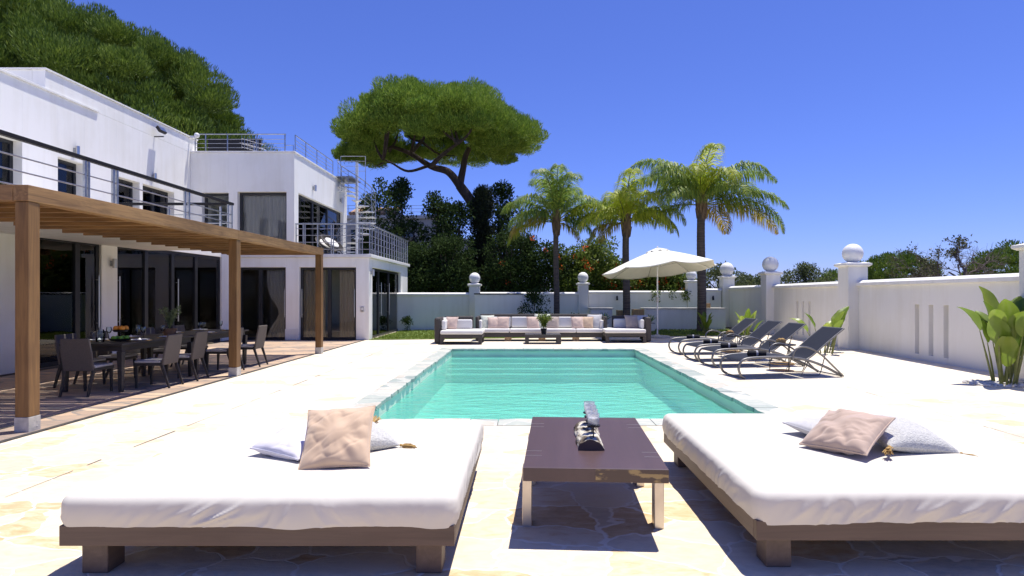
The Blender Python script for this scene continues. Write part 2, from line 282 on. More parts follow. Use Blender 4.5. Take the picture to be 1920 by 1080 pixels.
class MB:
    def __init__(s): s.v = []; s.f = []; s.m = []
    def add(s, vs, fs, mi=0):
        n = len(s.v); s.v += [tuple(p) for p in vs]; s.f += [tuple(i + n for i in f) for f in fs]; s.m += [mi] * len(fs); return s
    def box(s, a, b, mi=0, mat=None):
        x0, y0, z0 = a; x1, y1, z1 = b
        vs = [Vector(p) for p in ((x0, y0, z0), (x1, y0, z0), (x1, y1, z0), (x0, y1, z0), (x0, y0, z1), (x1, y0, z1), (x1, y1, z1), (x0, y1, z1))]
        if mat is not None: vs = [mat @ p for p in vs]
        return s.add(vs, [(0, 3, 2, 1), (4, 5, 6, 7), (0, 1, 5, 4), (1, 2, 6, 5), (2, 3, 7, 6), (3, 0, 4, 7)], mi)
    def frus(s, c0, s0, c1, s1, mi=0):            # box tapering from bottom centre/size to top centre/size
        vs = []
        for c, q in ((c0, s0), (c1, s1)):
            for sx, sy in ((-1, -1), (1, -1), (1, 1), (-1, 1)): vs.append((c[0] + sx * q[0] / 2, c[1] + sy * q[1] / 2, c[2]))
        return s.add(vs, [(0, 3, 2, 1), (4, 5, 6, 7), (0, 1, 5, 4), (1, 2, 6, 5), (2, 3, 7, 6), (3, 0, 4, 7)], mi)
    def tube(s, pts, r, n=8, mi=0, flat=1.0, cap=True):
        pts = [Vector(p) for p in pts]; k = len(pts); rs = r if isinstance(r, (list, tuple)) else [r] * k
        base = len(s.v); up = None
        for i, p in enumerate(pts):
            t = (pts[min(i + 1, k - 1)] - pts[max(i - 1, 0)]).normalized()
            if up is None: up = Vector((0, 0, 1)) if abs(t.z) < .9 else Vector((1, 0, 0))
            sx = t.cross(up).normalized(); up = sx.cross(t).normalized()
            for j in range(n):
                a = 2 * math.pi * j / n
                s.v.append(tuple(p + sx * math.cos(a) * rs[i] + up * math.sin(a) * rs[i] * flat))
        for i in range(k - 1):
            for j in range(n):
                s.f.append((base + i * n + j, base + i * n + (j + 1) % n, base + (i + 1) * n + (j + 1) % n, base + (i + 1) * n + j)); s.m.append(mi)
        if cap:
            s.f.append(tuple(base + j for j in reversed(range(n)))); s.m.append(mi)
            s.f.append(tuple(base + (k - 1) * n + j for j in range(n))); s.m.append(mi)
        return s
    def lathe(s, prof, c=(0, 0, 0), n=24, mi=0, wob=None):
        base = len(s.v)
        for (r, z) in prof:
            for j in range(n):
                a = 2 * math.pi * j / n; rr = r * (wob(a, z) if wob else 1)
                s.v.append((c[0] + math.cos(a) * rr, c[1] + math.sin(a) * rr, c[2] + z))
        for i in range(len(prof) - 1):
            for j in range(n):
                s.f.append((base + i * n + j, base + i * n + (j + 1) % n, base + (i + 1) * n + (j + 1) % n, base + (i + 1) * n + j)); s.m.append(mi)
        s.f.append(tuple(base + j for j in reversed(range(n)))); s.m.append(mi)
        s.f.append(tuple(base + (len(prof) - 1) * n + j for j in range(n))); s.m.append(mi)
        return s
    def sphere(s, c, r, n=20, mi=0, sz=1.0):
        prof = [(max(1e-4, r * math.sin(math.pi * i / (n // 2))), -r * sz * math.cos(math.pi * i / (n // 2))) for i in range(n // 2 + 1)]
        return s.lathe(prof, c, n, mi)
    def grid(s, fn, nu, nv, mi=0):
        base = len(s.v)
        for i in range(nu + 1):
            for j in range(nv + 1): s.v.append(tuple(fn(i / nu, j / nv)))
        for i in range(nu):
            for j in range(nv):
                a = base + i * (nv + 1) + j; s.f.append((a, a + nv + 1, a + nv + 2, a + 1)); s.m.append(mi)
        return s
    def build(s, name, mats, parent=None, smooth=None, bevel=0, seg=2):
        me = bpy.data.meshes.new(name); me.from_pydata(s.v, [], s.f)
        if any(s.m): me.polygons.foreach_set('material_index', s.m)
        me.update(); return link(name, me, mats, parent, smooth, bevel, seg)

def leaves(name, P, D, L, W, mat, parent=None, fold=0):
    """P roots (n,3), D directions (n,3), L lengths, W widths -> one diamond leaf each"""
    n = len(P); D = D / (np.linalg.norm(D, axis=1, keepdims=True) + 1e-9)
    rv = rng.normal(size=(n, 3)); S = np.cross(D, rv); S /= (np.linalg.norm(S, axis=1, keepdims=True) + 1e-9)
    L = np.broadcast_to(L, (n,))[:, None]; W = np.broadcast_to(W, (n,))[:, None]
    V = np.empty((n, 4, 3)); V[:, 0] = P; V[:, 1] = P + D * L * .5 + S * W * .5; V[:, 2] = P + D * L; V[:, 3] = P + D * L * .5 - S * W * .5
    me = bpy.data.meshes.new(name); me.vertices.add(4 * n); me.vertices.foreach_set('co', V.ravel())
    me.loops.add(4 * n); me.loops.foreach_set('vertex_index', np.arange(4 * n, dtype=np.int32))
    me.polygons.add(n); me.polygons.foreach_set('loop_start', np.arange(0, 4 * n, 4, dtype=np.int32)); me.polygons.foreach_set('loop_total', np.full(n, 4, dtype=np.int32))
    me.update(calc_edges=True); return link(name, me, mat, parent)
def unit(n):
    d = rng.normal(size=(n, 3)); return d / np.linalg.norm(d, axis=1, keepdims=True)

# ---------------------------------------------------------------- the setting
PX0, PX1, PY0, PY1 = -2.03, 3.03, 7.05, 16.2      # pool opening
WZ = -0.20
def sheet(name, poly_fn, x0, x1, y0, y1, z, mat, hole=None, parent=None):
    b = MB(); xs = sorted({x0, x1} | ({hole[0], hole[1]} if hole else set())); ys = sorted({y0, y1} | ({hole[2], hole[3]} if hole else set()))
    for i in range(len(xs) - 1):
        for j in range(len(ys) - 1):
            if hole and xs[i] >= hole[0] - 1e-6 and xs[i + 1] <= hole[1] + 1e-6 and ys[j] >= hole[2] - 1e-6 and ys[j + 1] <= hole[3] + 1e-6: continue
            b.add([(xs[i], ys[j], z), (xs[i + 1], ys[j], z), (xs[i + 1], ys[j + 1], z), (xs[i], ys[j + 1], z)], [(0, 1, 2, 3)])
    return b.build(name, mat, parent)
CW = .33
hole = (PX0 - CW, PX1 + CW, PY0 - CW, PY1 + CW)
tag(sheet('ground', None, -500, 500, -300, 900, -.03, 'earth', hole), kind='structure')
tag(sheet('paving', None, -5.30, 9.9, -3.0, 24.0, 0, 'paving', hole), kind='structure')
tag(sheet('terrace_floor', None, -9.6, -5.36, 2.0, 19.44, .002, 'terrace'), kind='structure')
b = MB().box((-5.36, 2, -.02), (-5.30, 19.6, .012)); b.box((-5.86, 2, .002), (-5.835, 14.6, .008)); tag(b.build('slate_border', 'border'), kind='structure')
# expansion joints broken into uneven dashes
b = MB(); rnd = random.Random(3)
for X in (-3.86, 5.24):
    y = 1.5
    while y < 17:
        l = rnd.uniform(.15, .9); w = rnd.uniform(.004, .009); j = rnd.uniform(-.012, .012)
        b.add([(X + j, y, .004), (X + j + w, y, .004), (X + j + w + rnd.uniform(-.01, .01), y + l, .004), (X + j - .002, y + l, .004)], [(0, 1, 2, 3)])
        y += l + rnd.uniform(.02, .5)
tag(b.build('expansion_joint', 'joint'), kind='structure')
# lawn with blades
def lawn_edge(x): return 19.45 + (x + 5.2) * .165
b = MB(); xs = [-5.2 + i * 1.0 for i in range(15)]
for i in range(14):
    x0, x1 = xs[i], xs[i + 1]
    b.add([(x0, lawn_edge(x0), .012), (x1, lawn_edge(x1), .012), (x1, 29, .012), (x0, 29, .012)], [(0, 1, 2, 3)])
tag(b.build('lawn', 'lawn'), kind='structure')
n = 30000; X = rng.uniform(-5.15, 8.7, n); Y = 19.5 + (X + 5.2) * .165 + rng.random(n) ** 1.3 * 7
P = np.stack([X, Y, np.full(n, .012)], 1); D = rng.normal(size=(n, 3)) * .4; D[:, 2] = 1
tag(leaves('grass', P, D, rng.uniform(.03, .075, n), .02, 'grass'), 'short sunlit lawn grass between the paving and back wall', 'grass', kind='stuff')

# ---------------------------------------------------------------- pool
pool = empty('swimming_pool', ((PX0 + PX1) / 2, (PY0 + PY1) / 2, 0), 0, 'rectangular turquoise swimming pool with grey green stone coping', 'pool')
def at_parent(o, par):                             # meshes modelled in world space
    o.parent = par; o.matrix_parent_inverse = par.matrix_basis.inverted(); return o
b = MB(); D_ = -.74
b.add([(PX0, PY0, D_), (PX1, PY0, D_), (PX1, PY1, D_), (PX0, PY1, D_)], [(0, 1, 2, 3)])
for (a, c) in (((PX0, PY0), (PX1, PY0)), ((PX1, PY0), (PX1, PY1)), ((PX1, PY1), (PX0, PY1)), ((PX0, PY1), (PX0, PY0))):
    b.add([(a[0], a[1], D_), (c[0], c[1], D_), (c[0], c[1], -.055), (a[0], a[1], -.055)], [(0, 3, 2, 1)])
at_parent(b.build('basin', 'basin'), pool)
b = MB()
for i in range(4): b.box((PX0 + .004, PY1 - .32 * (i + 1), D_ + .004), (PX1 - .004, PY1 - .32 * i - .003, -.235 - .10 * i))
at_parent(b.build('steps', 'basin', bevel=.015), pool)
# coping stones: uneven inner lip
b = MB(); rnd = random.Random(11)
def stones(p0, p1, inward, out_dir):
    L = (Vector(p1) - Vector(p0)).length; d = (Vector(p1) - Vector(p0)) / L; t = 0
    while t < L - .02:
        l = min(rnd.uniform(.28, .55), L - t)
        if L - t - l < .15: l = L - t
        q0 = Vector(p0) + d * (t + .003); q1 = Vector(p0) + d * (t + l - .003)
        j0, j1 = rnd.uniform(.0, .035), rnd.uniform(.0, .035); zt = .006 + rnd.uniform(0, .006)
        iv = Vector(inward); ov = Vector(out_dir) * CW
        a0 = q0 + iv * j0; a1 = q1 + iv * j1; m1 = (q0 + q1) / 2 + iv * (rnd.uniform(.01, .045)); c1 = q1 + ov; c0 = q0 + ov; mo = (c0 + c1) / 2
        vs = [(p.x, p.y, z) for z in (-.055, zt) for p in (a0, m1, a1, c1, mo, c0)]
        fs = [(0, 1, 2, 3, 4, 5)[::-1], (6, 7, 8, 9, 10, 11)] + [(i, (i + 1) % 6, 6 + (i + 1) % 6, 6 + i) for i in range(6)]
        if (a1 - a0).cross(c0 - a0).z < 0: fs = [f[::-1] for f in fs]
        b.add(vs, fs); t += l
stones((PX0, PY0 - CW, 0), (PX0, PY1 + CW, 0), (1, 0, 0), (-1, 0, 0)); stones((PX1, PY0 - CW, 0), (PX1, PY1 + CW, 0), (-1, 0, 0), (1, 0, 0))
stones((PX0 + .004, PY0, 0), (PX1 - .004, PY0, 0), (0, 1, 0), (0, -1, 0)); stones((PX0 + .004, PY1, 0), (PX1 - .004, PY1, 0), (0, -1, 0), (0, 1, 0))
at_parent(b.build('coping', 'coping', bevel=.006), pool)
b = MB().add([(PX0 + .002, PY0 + .002, WZ), (PX1 - .002, PY0 + .002, WZ), (PX1 - .002, PY1 - .002, WZ), (PX0 + .002, PY1 - .002, WZ)], [(0, 1, 2, 3)])
tag(b.build('water', 'water'), kind='structure')

# ---------------------------------------------------------------- house
GX, UX, WX, BX, WY = -9.84, -11.13, -5.20, -7.66, 19.5      # ground wall, upper wall, wing side, balcony edge / upper block side, wing front
house = empty('villa', (GX, WY, 0), 0, 'large white two storey villa with black framed glass doors and balconies', 'house')
def hp(o): return at_parent(o, house)
def wall_x(b, x0, x1, y0, y1, z0, z1, ops):       # wall in the YZ plane; ops = (ya, yb, za, zb)
    cur = y0
    for (ya, yb, za, zb) in sorted(ops):
        if ya > cur: b.box((x0, cur, z0), (x1, ya, z1))
        if zb < z1: b.box((x0, ya, zb), (x1, yb, z1))
        if za > z0: b.box((x0, ya, z0), (x1, yb, za))
        cur = yb
    if cur < y1: b.box((x0, cur, z0), (x1, y1, z1))
def wall_y(b, y0, y1, x0, x1, z0, z1, ops):
    cur = x0
    for (xa, xb, za, zb) in sorted(ops):
        if xa > cur: b.box((cur, y0, z0), (xa, y1, z1))
        if zb < z1: b.box((xa, y0, zb), (xb, y1, z1))
        if za > z0: b.box((xa, y0, z0), (xb, y1, za))
        cur = xb
    if cur < x1: b.box((cur, y0, z0), (x1, y1, z1))
GZ = 2.73
g_ops = [(11.86, 13.62, .0, GZ), (14.15, 19.02, .0, GZ)]
b = MB(); wall_x(b, GX - .3, GX, 1.0, WY - .003, 0, 2.86, g_ops); hp(b.build('wall', 'plaster'))
b = MB().box((-16.8, .7, 0), (-16.5, 26, 2.84)).box((-16.5, .7, 0), (GX - .303, 1.0, 2.84)).box((-16.5, 25.7, 0), (GX - .303, 26, 2.84)); hp(b.build('wall', 'inner'))
b = MB().box((-16.5, 1.0, -.02), (GX - .005, 25.7, .004)); b.box((GX + .003, WY + .3, -.02), (WX - .3, 25.5, .004)); hp(b.build('floor', 'innerfloor'))
b = MB().box((-16.5, 1.0, 2.80), (GX - .303, 25.7, 2.85)); hp(b.build('ceiling', 'inner'))
# interior partitions seen through the glass
b = MB().box((-13.2, 13.75, .004), (-13.05, 25.6, 2.79)).box((-13.04, 13.75, .004), (-10.9, 13.9, 2.79)); hp(b.build('partition', 'inner'))
b = MB().box((-10.42, 16.75, .004), (-10.38, 17.62, 2.38)); hp(b.build('partition', 'panel'))
# wing ground floor
w_ops = [(GX + .28, -7.97, .0, 2.42), (-7.52, -5.63, .0, 2.42)]
b = MB(); wall_y(b, WY, WY + .3, GX + .002, WX, 0, 2.74, w_ops)
wall_x(b, WX - .3, WX, WY + .303, 25.9, 0, 2.74, [(19.95, 24.5, .0, 2.43)]); b.box((GX + .002, 25.6, 0), (WX - .303, 25.9, 2.74))
hp(b.build('wall', 'plaster', bevel=.012))
for xa, xb in ((-7.98, -7.51), (GX + .003, GX + .28)): hp(MB().box((xa, WY - .03, 0), (xb, WY - .002, .37)).build('plinth', 'trim', bevel=.008))
b = MB().box((-7.72, 21.0, .004), (-7.62, 25.59, 2.73)).box((GX + .01, 22.5, .004), (-7.73, 22.6, 2.73)); hp(b.build('partition', 'inner'))
b = MB().box((GX - .3, WY - .07, 2.743), (WX + .09, 26.0, 2.86)); hp(b.build('roof', 'trim', bevel=.015))
# balcony slab
b = MB().box((UX, .7, 2.862), (BX, 15.35, 2.94)).box((GX + .003, .7, 2.66), (BX - .02, 15.30, 2.859)); hp(b.build('balcony_slab', 'trim', bevel=.01))
# upper floor long wall
u_ops = [(11.6, 12.98, 2.87, 4.9), (13.97, 14.8, 2.87, 4.80), (15.96, 16.93, 2.87, 4.74), (17.07, 18.6, 2.87, 4.74)]
b = MB(); wall_x(b, UX - .3, UX, .7, WY + .1, 2.86, 6.24, u_ops)
b.box((UX - .3, WY + .103, 2.86), (UX, 25.5, 6.22)); b.box((-16.8, .7, 2.86), (-16.5, 26, 6.24)); b.box((-16.5, .7, 2.86), (UX - .303, 1.0, 6.24))
hp(b.build('wall', 'plaster', bevel=.01))
b = MB().box((UX - .301, 13.6, 6.243), (UX - .001, WY + .4, 6.72)).box((-16.8, 13.6, 6.243), (UX - .304, 13.9, 6.72)).box((-16.8, 13.903, 6.243), (-16.5, 26, 6.72)); hp(b.build('parapet', 'plaster', bevel=.01))
b = MB().box((UX - .33, .6, 6.243), (UX + .045, 15.27, 6.29)); b.box((UX - .33, 13.57, 6.723), (UX + .035, WY + .4, 6.765)).box((-16.8, 13.57, 6.723), (UX - .333, 13.92, 6.765)); hp(b.build('coping', 'trim', bevel=.008))
b = MB().box((-16.5, 1.0, 6.1), (UX - .303, 25.7, 6.2)); hp(b.build('roof', 'trim'))
b = MB().box((-13.8, 1.0, 2.87), (-13.7, WY + .1, 6.09)); hp(b.build('partition', 'inner'))
# upper block
ub_ops = [(-10.75, -9.86, 2.87, 4.9), (-9.57, -7.94, 3.02, 4.93)]
UBX = -7.68
b = MB(); wall_y(b, WY, WY + .3, UX + .003, UBX, 2.863, 6.22, ub_ops)
wall_x(b, UBX - .3, UBX, WY + .303, 24.95, 2.863, 6.22, [(19.86, 24.75, 2.87, 4.96)])
b.box((UX + .003, 25.2, 2.863), (UBX - .5, 25.5, 6.22))
hp(b.build('wall', 'plaster', bevel=.012))
b = MB(); prof = []
b.tube([(UBX - .28, 25.15, 2.863), (UBX - .28, 25.15, 6.08)], .30, 28); hp(b.build('column', 'plaster', smooth=40))
b = MB().box((UX + .003, WY - .03, 6.223), (UBX + .035, 25.0, 6.28)); hp(b.build('roof', 'trim', bevel=.01))
b = MB().box((UX + .01, 22.6, 2.87), (UBX - .31, 22.7, 6.2)); hp(b.build('partition', 'inner'))

def framed_x(name, x, y0, y1, z0, z1, mull, fw=.07, handles=(), depth=.06):      # glazing in a wall facing +X
    b = MB(); b.box((x - depth, y0, z0), (x, y0 + fw, z1)).box((x - depth, y1 - fw, z0), (x, y1, z1)).box((x - depth, y0 + fw, z1 - fw), (x, y1 - fw, z1)).box((x - depth, y0 + fw, z0), (x, y1 - fw, z0 + fw))
    for q in mull: b.box((x - depth, q - fw * .75, z0 + fw), (x + .012, q + fw * .75, z1 - fw))
    o = hp(b.build(name, 'frame', bevel=.004))
    p = MB().box((x - depth * .6, y0 + fw * .5, z0 + fw * .5), (x - depth * .6 + .012, y1 - fw * .5, z1 - fw * .5)).build('pane', 'glass'); sub(p, o)
    for hy in handles:
        h = MB().tube([(x + .06, hy, .75), (x + .06, hy, 1.95)], .014, 8); h.tube([(x - .01, hy, .85), (x + .06, hy, .85)], .008, 6).tube([(x - .01, hy, 1.85), (x + .06, hy, 1.85)], .008, 6)
        sub(h.build('handle', 'steel', smooth=40), o)
    return o
def framed_y(name, y, x0, x1, z0, z1, mull, fw=.07, handles=(), depth=.06):      # glazing in a wall facing -Y
    b = MB(); b.box((x0, y, z0), (x0 + fw, y + depth, z1)).box((x1 - fw, y, z0), (x1, y + depth, z1)).box((x0 + fw, y, z1 - fw), (x1 - fw, y + depth, z1)).box((x0 + fw, y, z0), (x1 - fw, y + depth, z0 + fw))
    for q in mull: b.box((q - fw * .75, y - .012, z0 + fw), (q + fw * .75, y + depth, z1 - fw))
    o = hp(b.build(name, 'frame', bevel=.004))
    p = MB().box((x0 + fw * .5, y + depth * .5, z0 + fw * .5), (x1 - fw * .5, y + depth * .5 + .012, z1 - fw * .5)).build('pane', 'glass'); sub(p, o)
    for hx in handles:
        h = MB().tube([(hx, y - .06, .75), (hx, y - .06, 1.7)], .014, 8); h.tube([(hx, y + .01, .85), (hx, y - .06, .85)], .008, 6).tube([(hx, y + .01, 1.6), (hx, y - .06, 1.6)], .008, 6)
        sub(h.build('handle', 'steel', smooth=40), o)
    return o
def sub(o, par): o.parent = par; return o          # par already sits in world space through its inverse
framed_x('sliding_door', GX - .05, 11.863, 13.617, .006, GZ - .003, [12.95], .09, [13.53])
framed_x('sliding_door', GX - .05, 14.153, 19.017, .006, GZ - .003, [15.3, 16.45, 17.62], .09, [14.22, 16.62])
framed_y('sliding_door', WY + .12, GX + .283, -7.973, .006, 2.417, [-8.85], .08, [-8.03])
framed_y('sliding_door', WY + .12, -7.517, -5.633, .006, 2.417, [-6.55], .08, [-7.45, -5.70])
framed_x('sliding_door', WX - .10, 19.953, 24.497, .006, 2.427, [21.2, 22.75], .08, [21.35, 22.6])
for i, (a, c, z0, z1) in enumerate(u_ops): framed_x('balcony_door', UX - .2, a + .003, c - .003, z0 + .076, z1 - .003, [(a + c) / 2] if c - a > 1.2 else [], .08)
framed_y('balcony_door', WY + .16, -10.747, -9.863, 2.88, 4.897, [], .08)
framed_y('window', WY + .16, -9.567, -7.943, 3.023, 4.927, [], .09)
framed_x('sliding_door', UBX - .12, 19.863, 24.747, 2.88, 4.957, [21.5, 23.1], .08)

# railings
def bars(b, p0, p1, zs, r=.011):
    for z in zs: b.tube([(p0[0], p0[1], z), (p1[0], p1[1], z)], r, 6)
def post(b, x, y, z0, z1, w=.025): b.box((x - w, y - .008, z0), (x + w, y + .008, z1))
b = MB(); bars(b, (BX, 3), (BX, 15.3), [3.15, 3.37, 3.59], .013)
for y in (4, 6.1, 8.2, 10.2, 10.28, 10.9, 11.0, 13.2, 13.35, 15.12, 15.3): b.box((BX - .02, y - .022, 2.94), (BX + .02, y + .022, 3.84))
bars(b, (BX, 15.3), (UX, 15.3), [3.15, 3.37, 3.59], .013)
for x in (-7.95, -9.3, -10.9): b.box((x - .022, 15.28, 2.94), (x + .022, 15.32, 3.8))
rl = hp(b.build('balcony_railing', 'rail', smooth=40))
sub(MB().box((BX - .045, 3, 3.84), (BX + .045, 15.345, 3.905)).box((UX, 15.255, 3.84), (BX - .048, 15.345, 3.905)).build('handrail', 'handrail', bevel=.01), rl)
b = MB(); zz = [3.02, 3.25, 3.48, 3.70]
bars(b, (-7.62, WY), (WX + .03, WY), zz); bars(b, (WX + .03, WY), (WX + .03, 25.85), zz)
for x in (-7.62, -7.38, -7.32, -6.9, -6.45, -6.38, -5.95, -5.5, -5.42, -5.17): b.box((x - .014, WY - .018, 2.86), (x + .014, WY + .018, 3.84))
y = WY + .3
while y < 25.8:
    b.box((WX + .012, y - .014, 2.86), (WX + .048, y + .014, 3.84)); y += .42
rl = hp(b.build('terrace_railing', 'rail', smooth=40))
sub(MB().box((-7.64, WY - .03, 3.84), (WX + .06, WY + .03, 3.88)).box((WX, WY + .033, 3.84), (WX + .06, 25.9, 3.88)).build('handrail', 'rail', bevel=.01), rl)
b = MB(); zz = [6.42, 6.56, 6.70]
bars(b, (UX + .1, WY + .1), (-8.0, WY + .1), zz, .008); bars(b, (UX + .1, WY + .1), (-8.0, WY + .1), [6.87], .018)
for x in (UX + .1, UX + .45, -9.95, -8.97, -8.03): b.box((x - .016, WY + .09, 6.28), (x + .016, WY + .11, 6.87))
bars(b, (UBX - .03, WY + .15), (UBX - .03, 23.5), [6.42, 6.55, 6.68], .008); bars(b, (UBX - .03, WY + .15), (UBX - .03, 23.5), [6.85], .016)
for y in (WY + .15, 20.6, 21.7, 22.7, 23.5): b.box((UBX - .04, y - .015, 6.28), (UBX - .02, y + .015, 6.86))
b.tube([(-8.0, WY + .1, 6.5), (-7.75, WY + .1, 6.5), (-7.75, WY + .1, 6.28)], .012, 6)
hp(b.build('roof_railing', 'rail', smooth=40))
# small things fixed to the house
def wall_lamp(x, y, z, axis, lab):
    t = empty('wall_lamp', (x, y, z), 0 if axis == 'x' else R(-90), lab, 'wall lamp', 'up and down wall lamps on the villa')
    MB().box((0, -.03, -.06), (.05, .03, .06)).build('bracket', 'rail', t)
    MB().tube([(.09, 0, -.11), (.09, 0, .11)], .045, 16).build('lamp_body', 'steel', t, smooth=40)
wall_lamp(UX, 14.47, 4.96 + .1, 'x', 'metal cylinder lamp on white wall above the second balcony door')
wall_lamp(UX, 17.5, 5.02 - .0, 'x', 'metal cylinder lamp above the widest balcony door')
wall_lamp(GX, 13.93, 2.25, 'x', 'metal cylinder lamp on pillar between the dining glass doors')
wall_lamp(UBX, 21.2, 5.36, 'x', 'metal cylinder lamp on sunlit side of the upper block')
wall_lamp(UBX, 24.3, 5.42, 'x', 'metal cylinder lamp beside the spiral staircase')
wall_lamp(WX, 19.72, 2.25, 'x', 'metal cylinder lamp on the corner of the ground floor wing')
fl = empty('floodlight', (UX, 17.6, 6.25), 0, 'black floodlight on an arm high on the white upper wall', 'floodlight')
MB().tube([(0, 0, 0), (.28, 0, 0)], .018, 6).build('arm', 'black', fl)
MB().box((.24, -.16, -.05), (.33, .16, .13), mat=Matrix.Rotation(R(-35), 4, 'Y')).build('lamp_head', 'black', fl, bevel=.01)
MB().box((.332, -.13, -.03), (.336, .13, .11), mat=Matrix.Rotation(R(-35), 4, 'Y')).build('lens', 'steel', fl)
cm = empty('security_camera', (UX + .18, WY - .05, 6.72), 0, 'small white dome camera at the roof corner', 'camera')
MB().box((-.18, -.03, -.02), (.04, .03, .05)).build('bracket', 'white', cm); MB().sphere((.06, 0, .07), .085).build('dome', 'white', cm, smooth=180)
sw = empty('wall_intercom', (-5.42, WY, 1.02), 0, 'small grey rectangular box on the wing wall', 'intercom')
MB().box((-.05, -.03, -.09), (.05, 0, .09)).build('housing', 'steel', sw, bevel=.01); MB().box((-.03, -.034, -.02), (.03, -.031, .06)).build('face_plate', 'white', sw)
an = empty('tv_antenna', (-9.7, 21.0, 6.28), 0, 'aluminium television aerial on the flat roof', 'antenna')
MB().tube([(0, 0, 0), (0, 0, .62)], .018, 6).build('mast', 'steel', an)
b = MB()
for j, zz_ in enumerate((.40, .55, .70)): b.tube([(-.45, 0, zz_ + .12), (.4, .0, zz_ - .12)], .009, 5)
for i in range(9):
    x = -.45 + i * .1; b.tube([(x, -.15, .52 - x * .25), (x, .15, .52 - x * .25)], .006, 4); b.tube([(x, 0, .36 - x * .25), (x, 0, .82 - x * .25)], .006, 4)
b.build('elements', 'steel', an)
b = MB().box((-13.1, 24.2, 6.21), (-10.95, 24.4, 7.95)); hp(b.build('roof_screen', 'handrail', bevel=.02))

# curtains (hang inside: things of their own)
def curtain(p0, p1, z0, z1, mat, lab, waves=7, amp=.03, tie=False):
    p0 = Vector((*p0, 0)); p1 = Vector((*p1, 0)); d = p1 - p0; L = d.length; d.normalize(); nrm = Vector((-d.y, d.x, 0))
    o = empty('curtain', p0 + Vector((0, 0, z0)), 0, lab, 'curtain')
    def fn(u, v):
        uu = u
        if tie: uu = u * (1 - .55 * math.exp(-((v - .38) / .2) ** 2)) 
        q = d * (uu * L) + nrm * (amp * math.sin(u * waves * 6.283) * (.5 + .5 * (1 - v * .5))) + Vector((0, 0, v * (z1 - z0))); return q
    c = MB().grid(fn, waves * 8, 14).build('fabric', mat, o, smooth=180); s = c.modifiers.new('thickness', 'SOLIDIFY'); s.thickness = .006
    q = d * L; MB().tube([(0, 0, z1 - z0), tuple(q + Vector((0, 0, z1 - z0)))], .012, 6).build('rod', 'steel', o)
curtain((-7.46, WY + .26), (-6.72, WY + .26), .02, 2.38, 'curtain', 'beige curtain at the left of the wing corner door')
curtain((-6.25, WY + .26), (-5.66, WY + .26), .02, 2.38, 'curtain', 'beige curtain at the right of the wing corner door')
curtain((-7.98, WY + .26), (-8.7, WY + .26), .02, 2.38, 'curtain2', 'pale tied back curtain in the left wing door', 6, .03, True)
curtain((-9.5, WY + .30), (-8.0, WY + .30), 3.03, 4.9, 'curtain2', 'pale grey curtain filling the big upper window', 11, .02)
curtain((UBX - .45, 22.2), (UBX - .45, 22.9), 2.9, 4.9, 'curtain', 'tan curtain inside the upper terrace door', 5, .05)
curtain((WX - .45, 20.9), (WX - .45, 21.6), .02, 2.38, 'curtain', 'beige curtain behind the side doors of the wing', 6, .05)
# lounge chairs on the wing terrace
def papasan(loc, rz, lab):
    o = empty('wicker_lounge_chair', loc, rz, lab, 'lounge chair', 'wicker chairs on the wing terrace')
    T = Matrix.Translation((0, 0, .42)) @ Matrix.Rotation(R(40), 4, 'X') @ Matrix.Scale(.9, 4)
    b = MB()
    for rr in (.46, .43, .40, .36, .32, .28, .23, .18, .12):
        b.tube([T @ Vector((rr * math.cos(a), rr * math.sin(a) * 1.05, (rr / .46) ** 2 * .16 - .1)) for a in [i * math.pi / 12 for i in range(25)]], .014 if rr > .45 else .016, 6)
    for i in range(14):
        a = i * math.pi / 7; b.tube([T @ Vector((rr * math.cos(a), rr * math.sin(a) * 1.05, (rr / .46) ** 2 * .16 - .1)) for rr in (.05, .2, .3, .4, .46)], .009, 5)
    b.build('basket', 'wicker', o, smooth=60)
    c = MB().sphere((0, 0, 0), .30, 18, sz=.2); c.v = [tuple(T @ Vector((x, y, z + .06))) for x, y, z in c.v]; c.build('cushion', 'cushion', o, smooth=180)
    for sx in (-1, 1):
        for sy in (-1, 1): MB().tube([(sx * .18, sy * .12, .32), (sx * .32, sy * .3, 0)], .013, 6).build('leg', 'black', o)
papasan((-6.75, 20.4, 2.862), R(70), 'round wicker chair with white cushion nearer the terrace railing')
papasan((-7.1, 20.9, 2.862), R(60), 'round wicker chair with white cushion nearer the upper glass door')

# spiral staircase
st = empty('spiral_staircase', (-7.02, 24.45, 2.862), 0, 'white metal spiral staircase from the wing terrace to the roof', 'staircase')
MB().tube([(0, 0, 0), (0, 0, 4.15)], .06, 12).build('pole', 'white', st, smooth=40)
b = MB(); n = 16; hel = []
for i in range(n):
    a = R(200) - i * R(25); z = .2 + i * .205; w = R(15)
    vs = [(.06 * math.cos(a - .3), .06 * math.sin(a - .3)), (.78 * math.cos(a - w), .78 * math.sin(a - w)), (.78 * math.cos(a + w), .78 * math.sin(a + w)), (.06 * math.cos(a + .3), .06 * math.sin(a + .3))]
    b.add([(x, y, zq) for zq in (z, z + .035) for x, y in vs], [(0, 3, 2, 1), (4, 5, 6, 7), (0, 1, 5, 4), (1, 2, 6, 5), (2, 3, 7, 6), (3, 0, 4, 7)])
    hel.append((a, z))
b.build('treads', 'white', st)
b = MB()
for k, dz in enumerate((.22, .42, .62, .82, 1.0)): b.tube([(.77 * math.cos(a), .77 * math.sin(a), z + dz) for a, z in hel], .010 if k < 4 else .019, 5)
for a, z in hel: b.tube([(.77 * math.cos(a), .77 * math.sin(a), z), (.77 * math.cos(a), .77 * math.sin(a), z + 1.0)], .012, 5)
b.build('railing', 'rail', st, smooth=50)
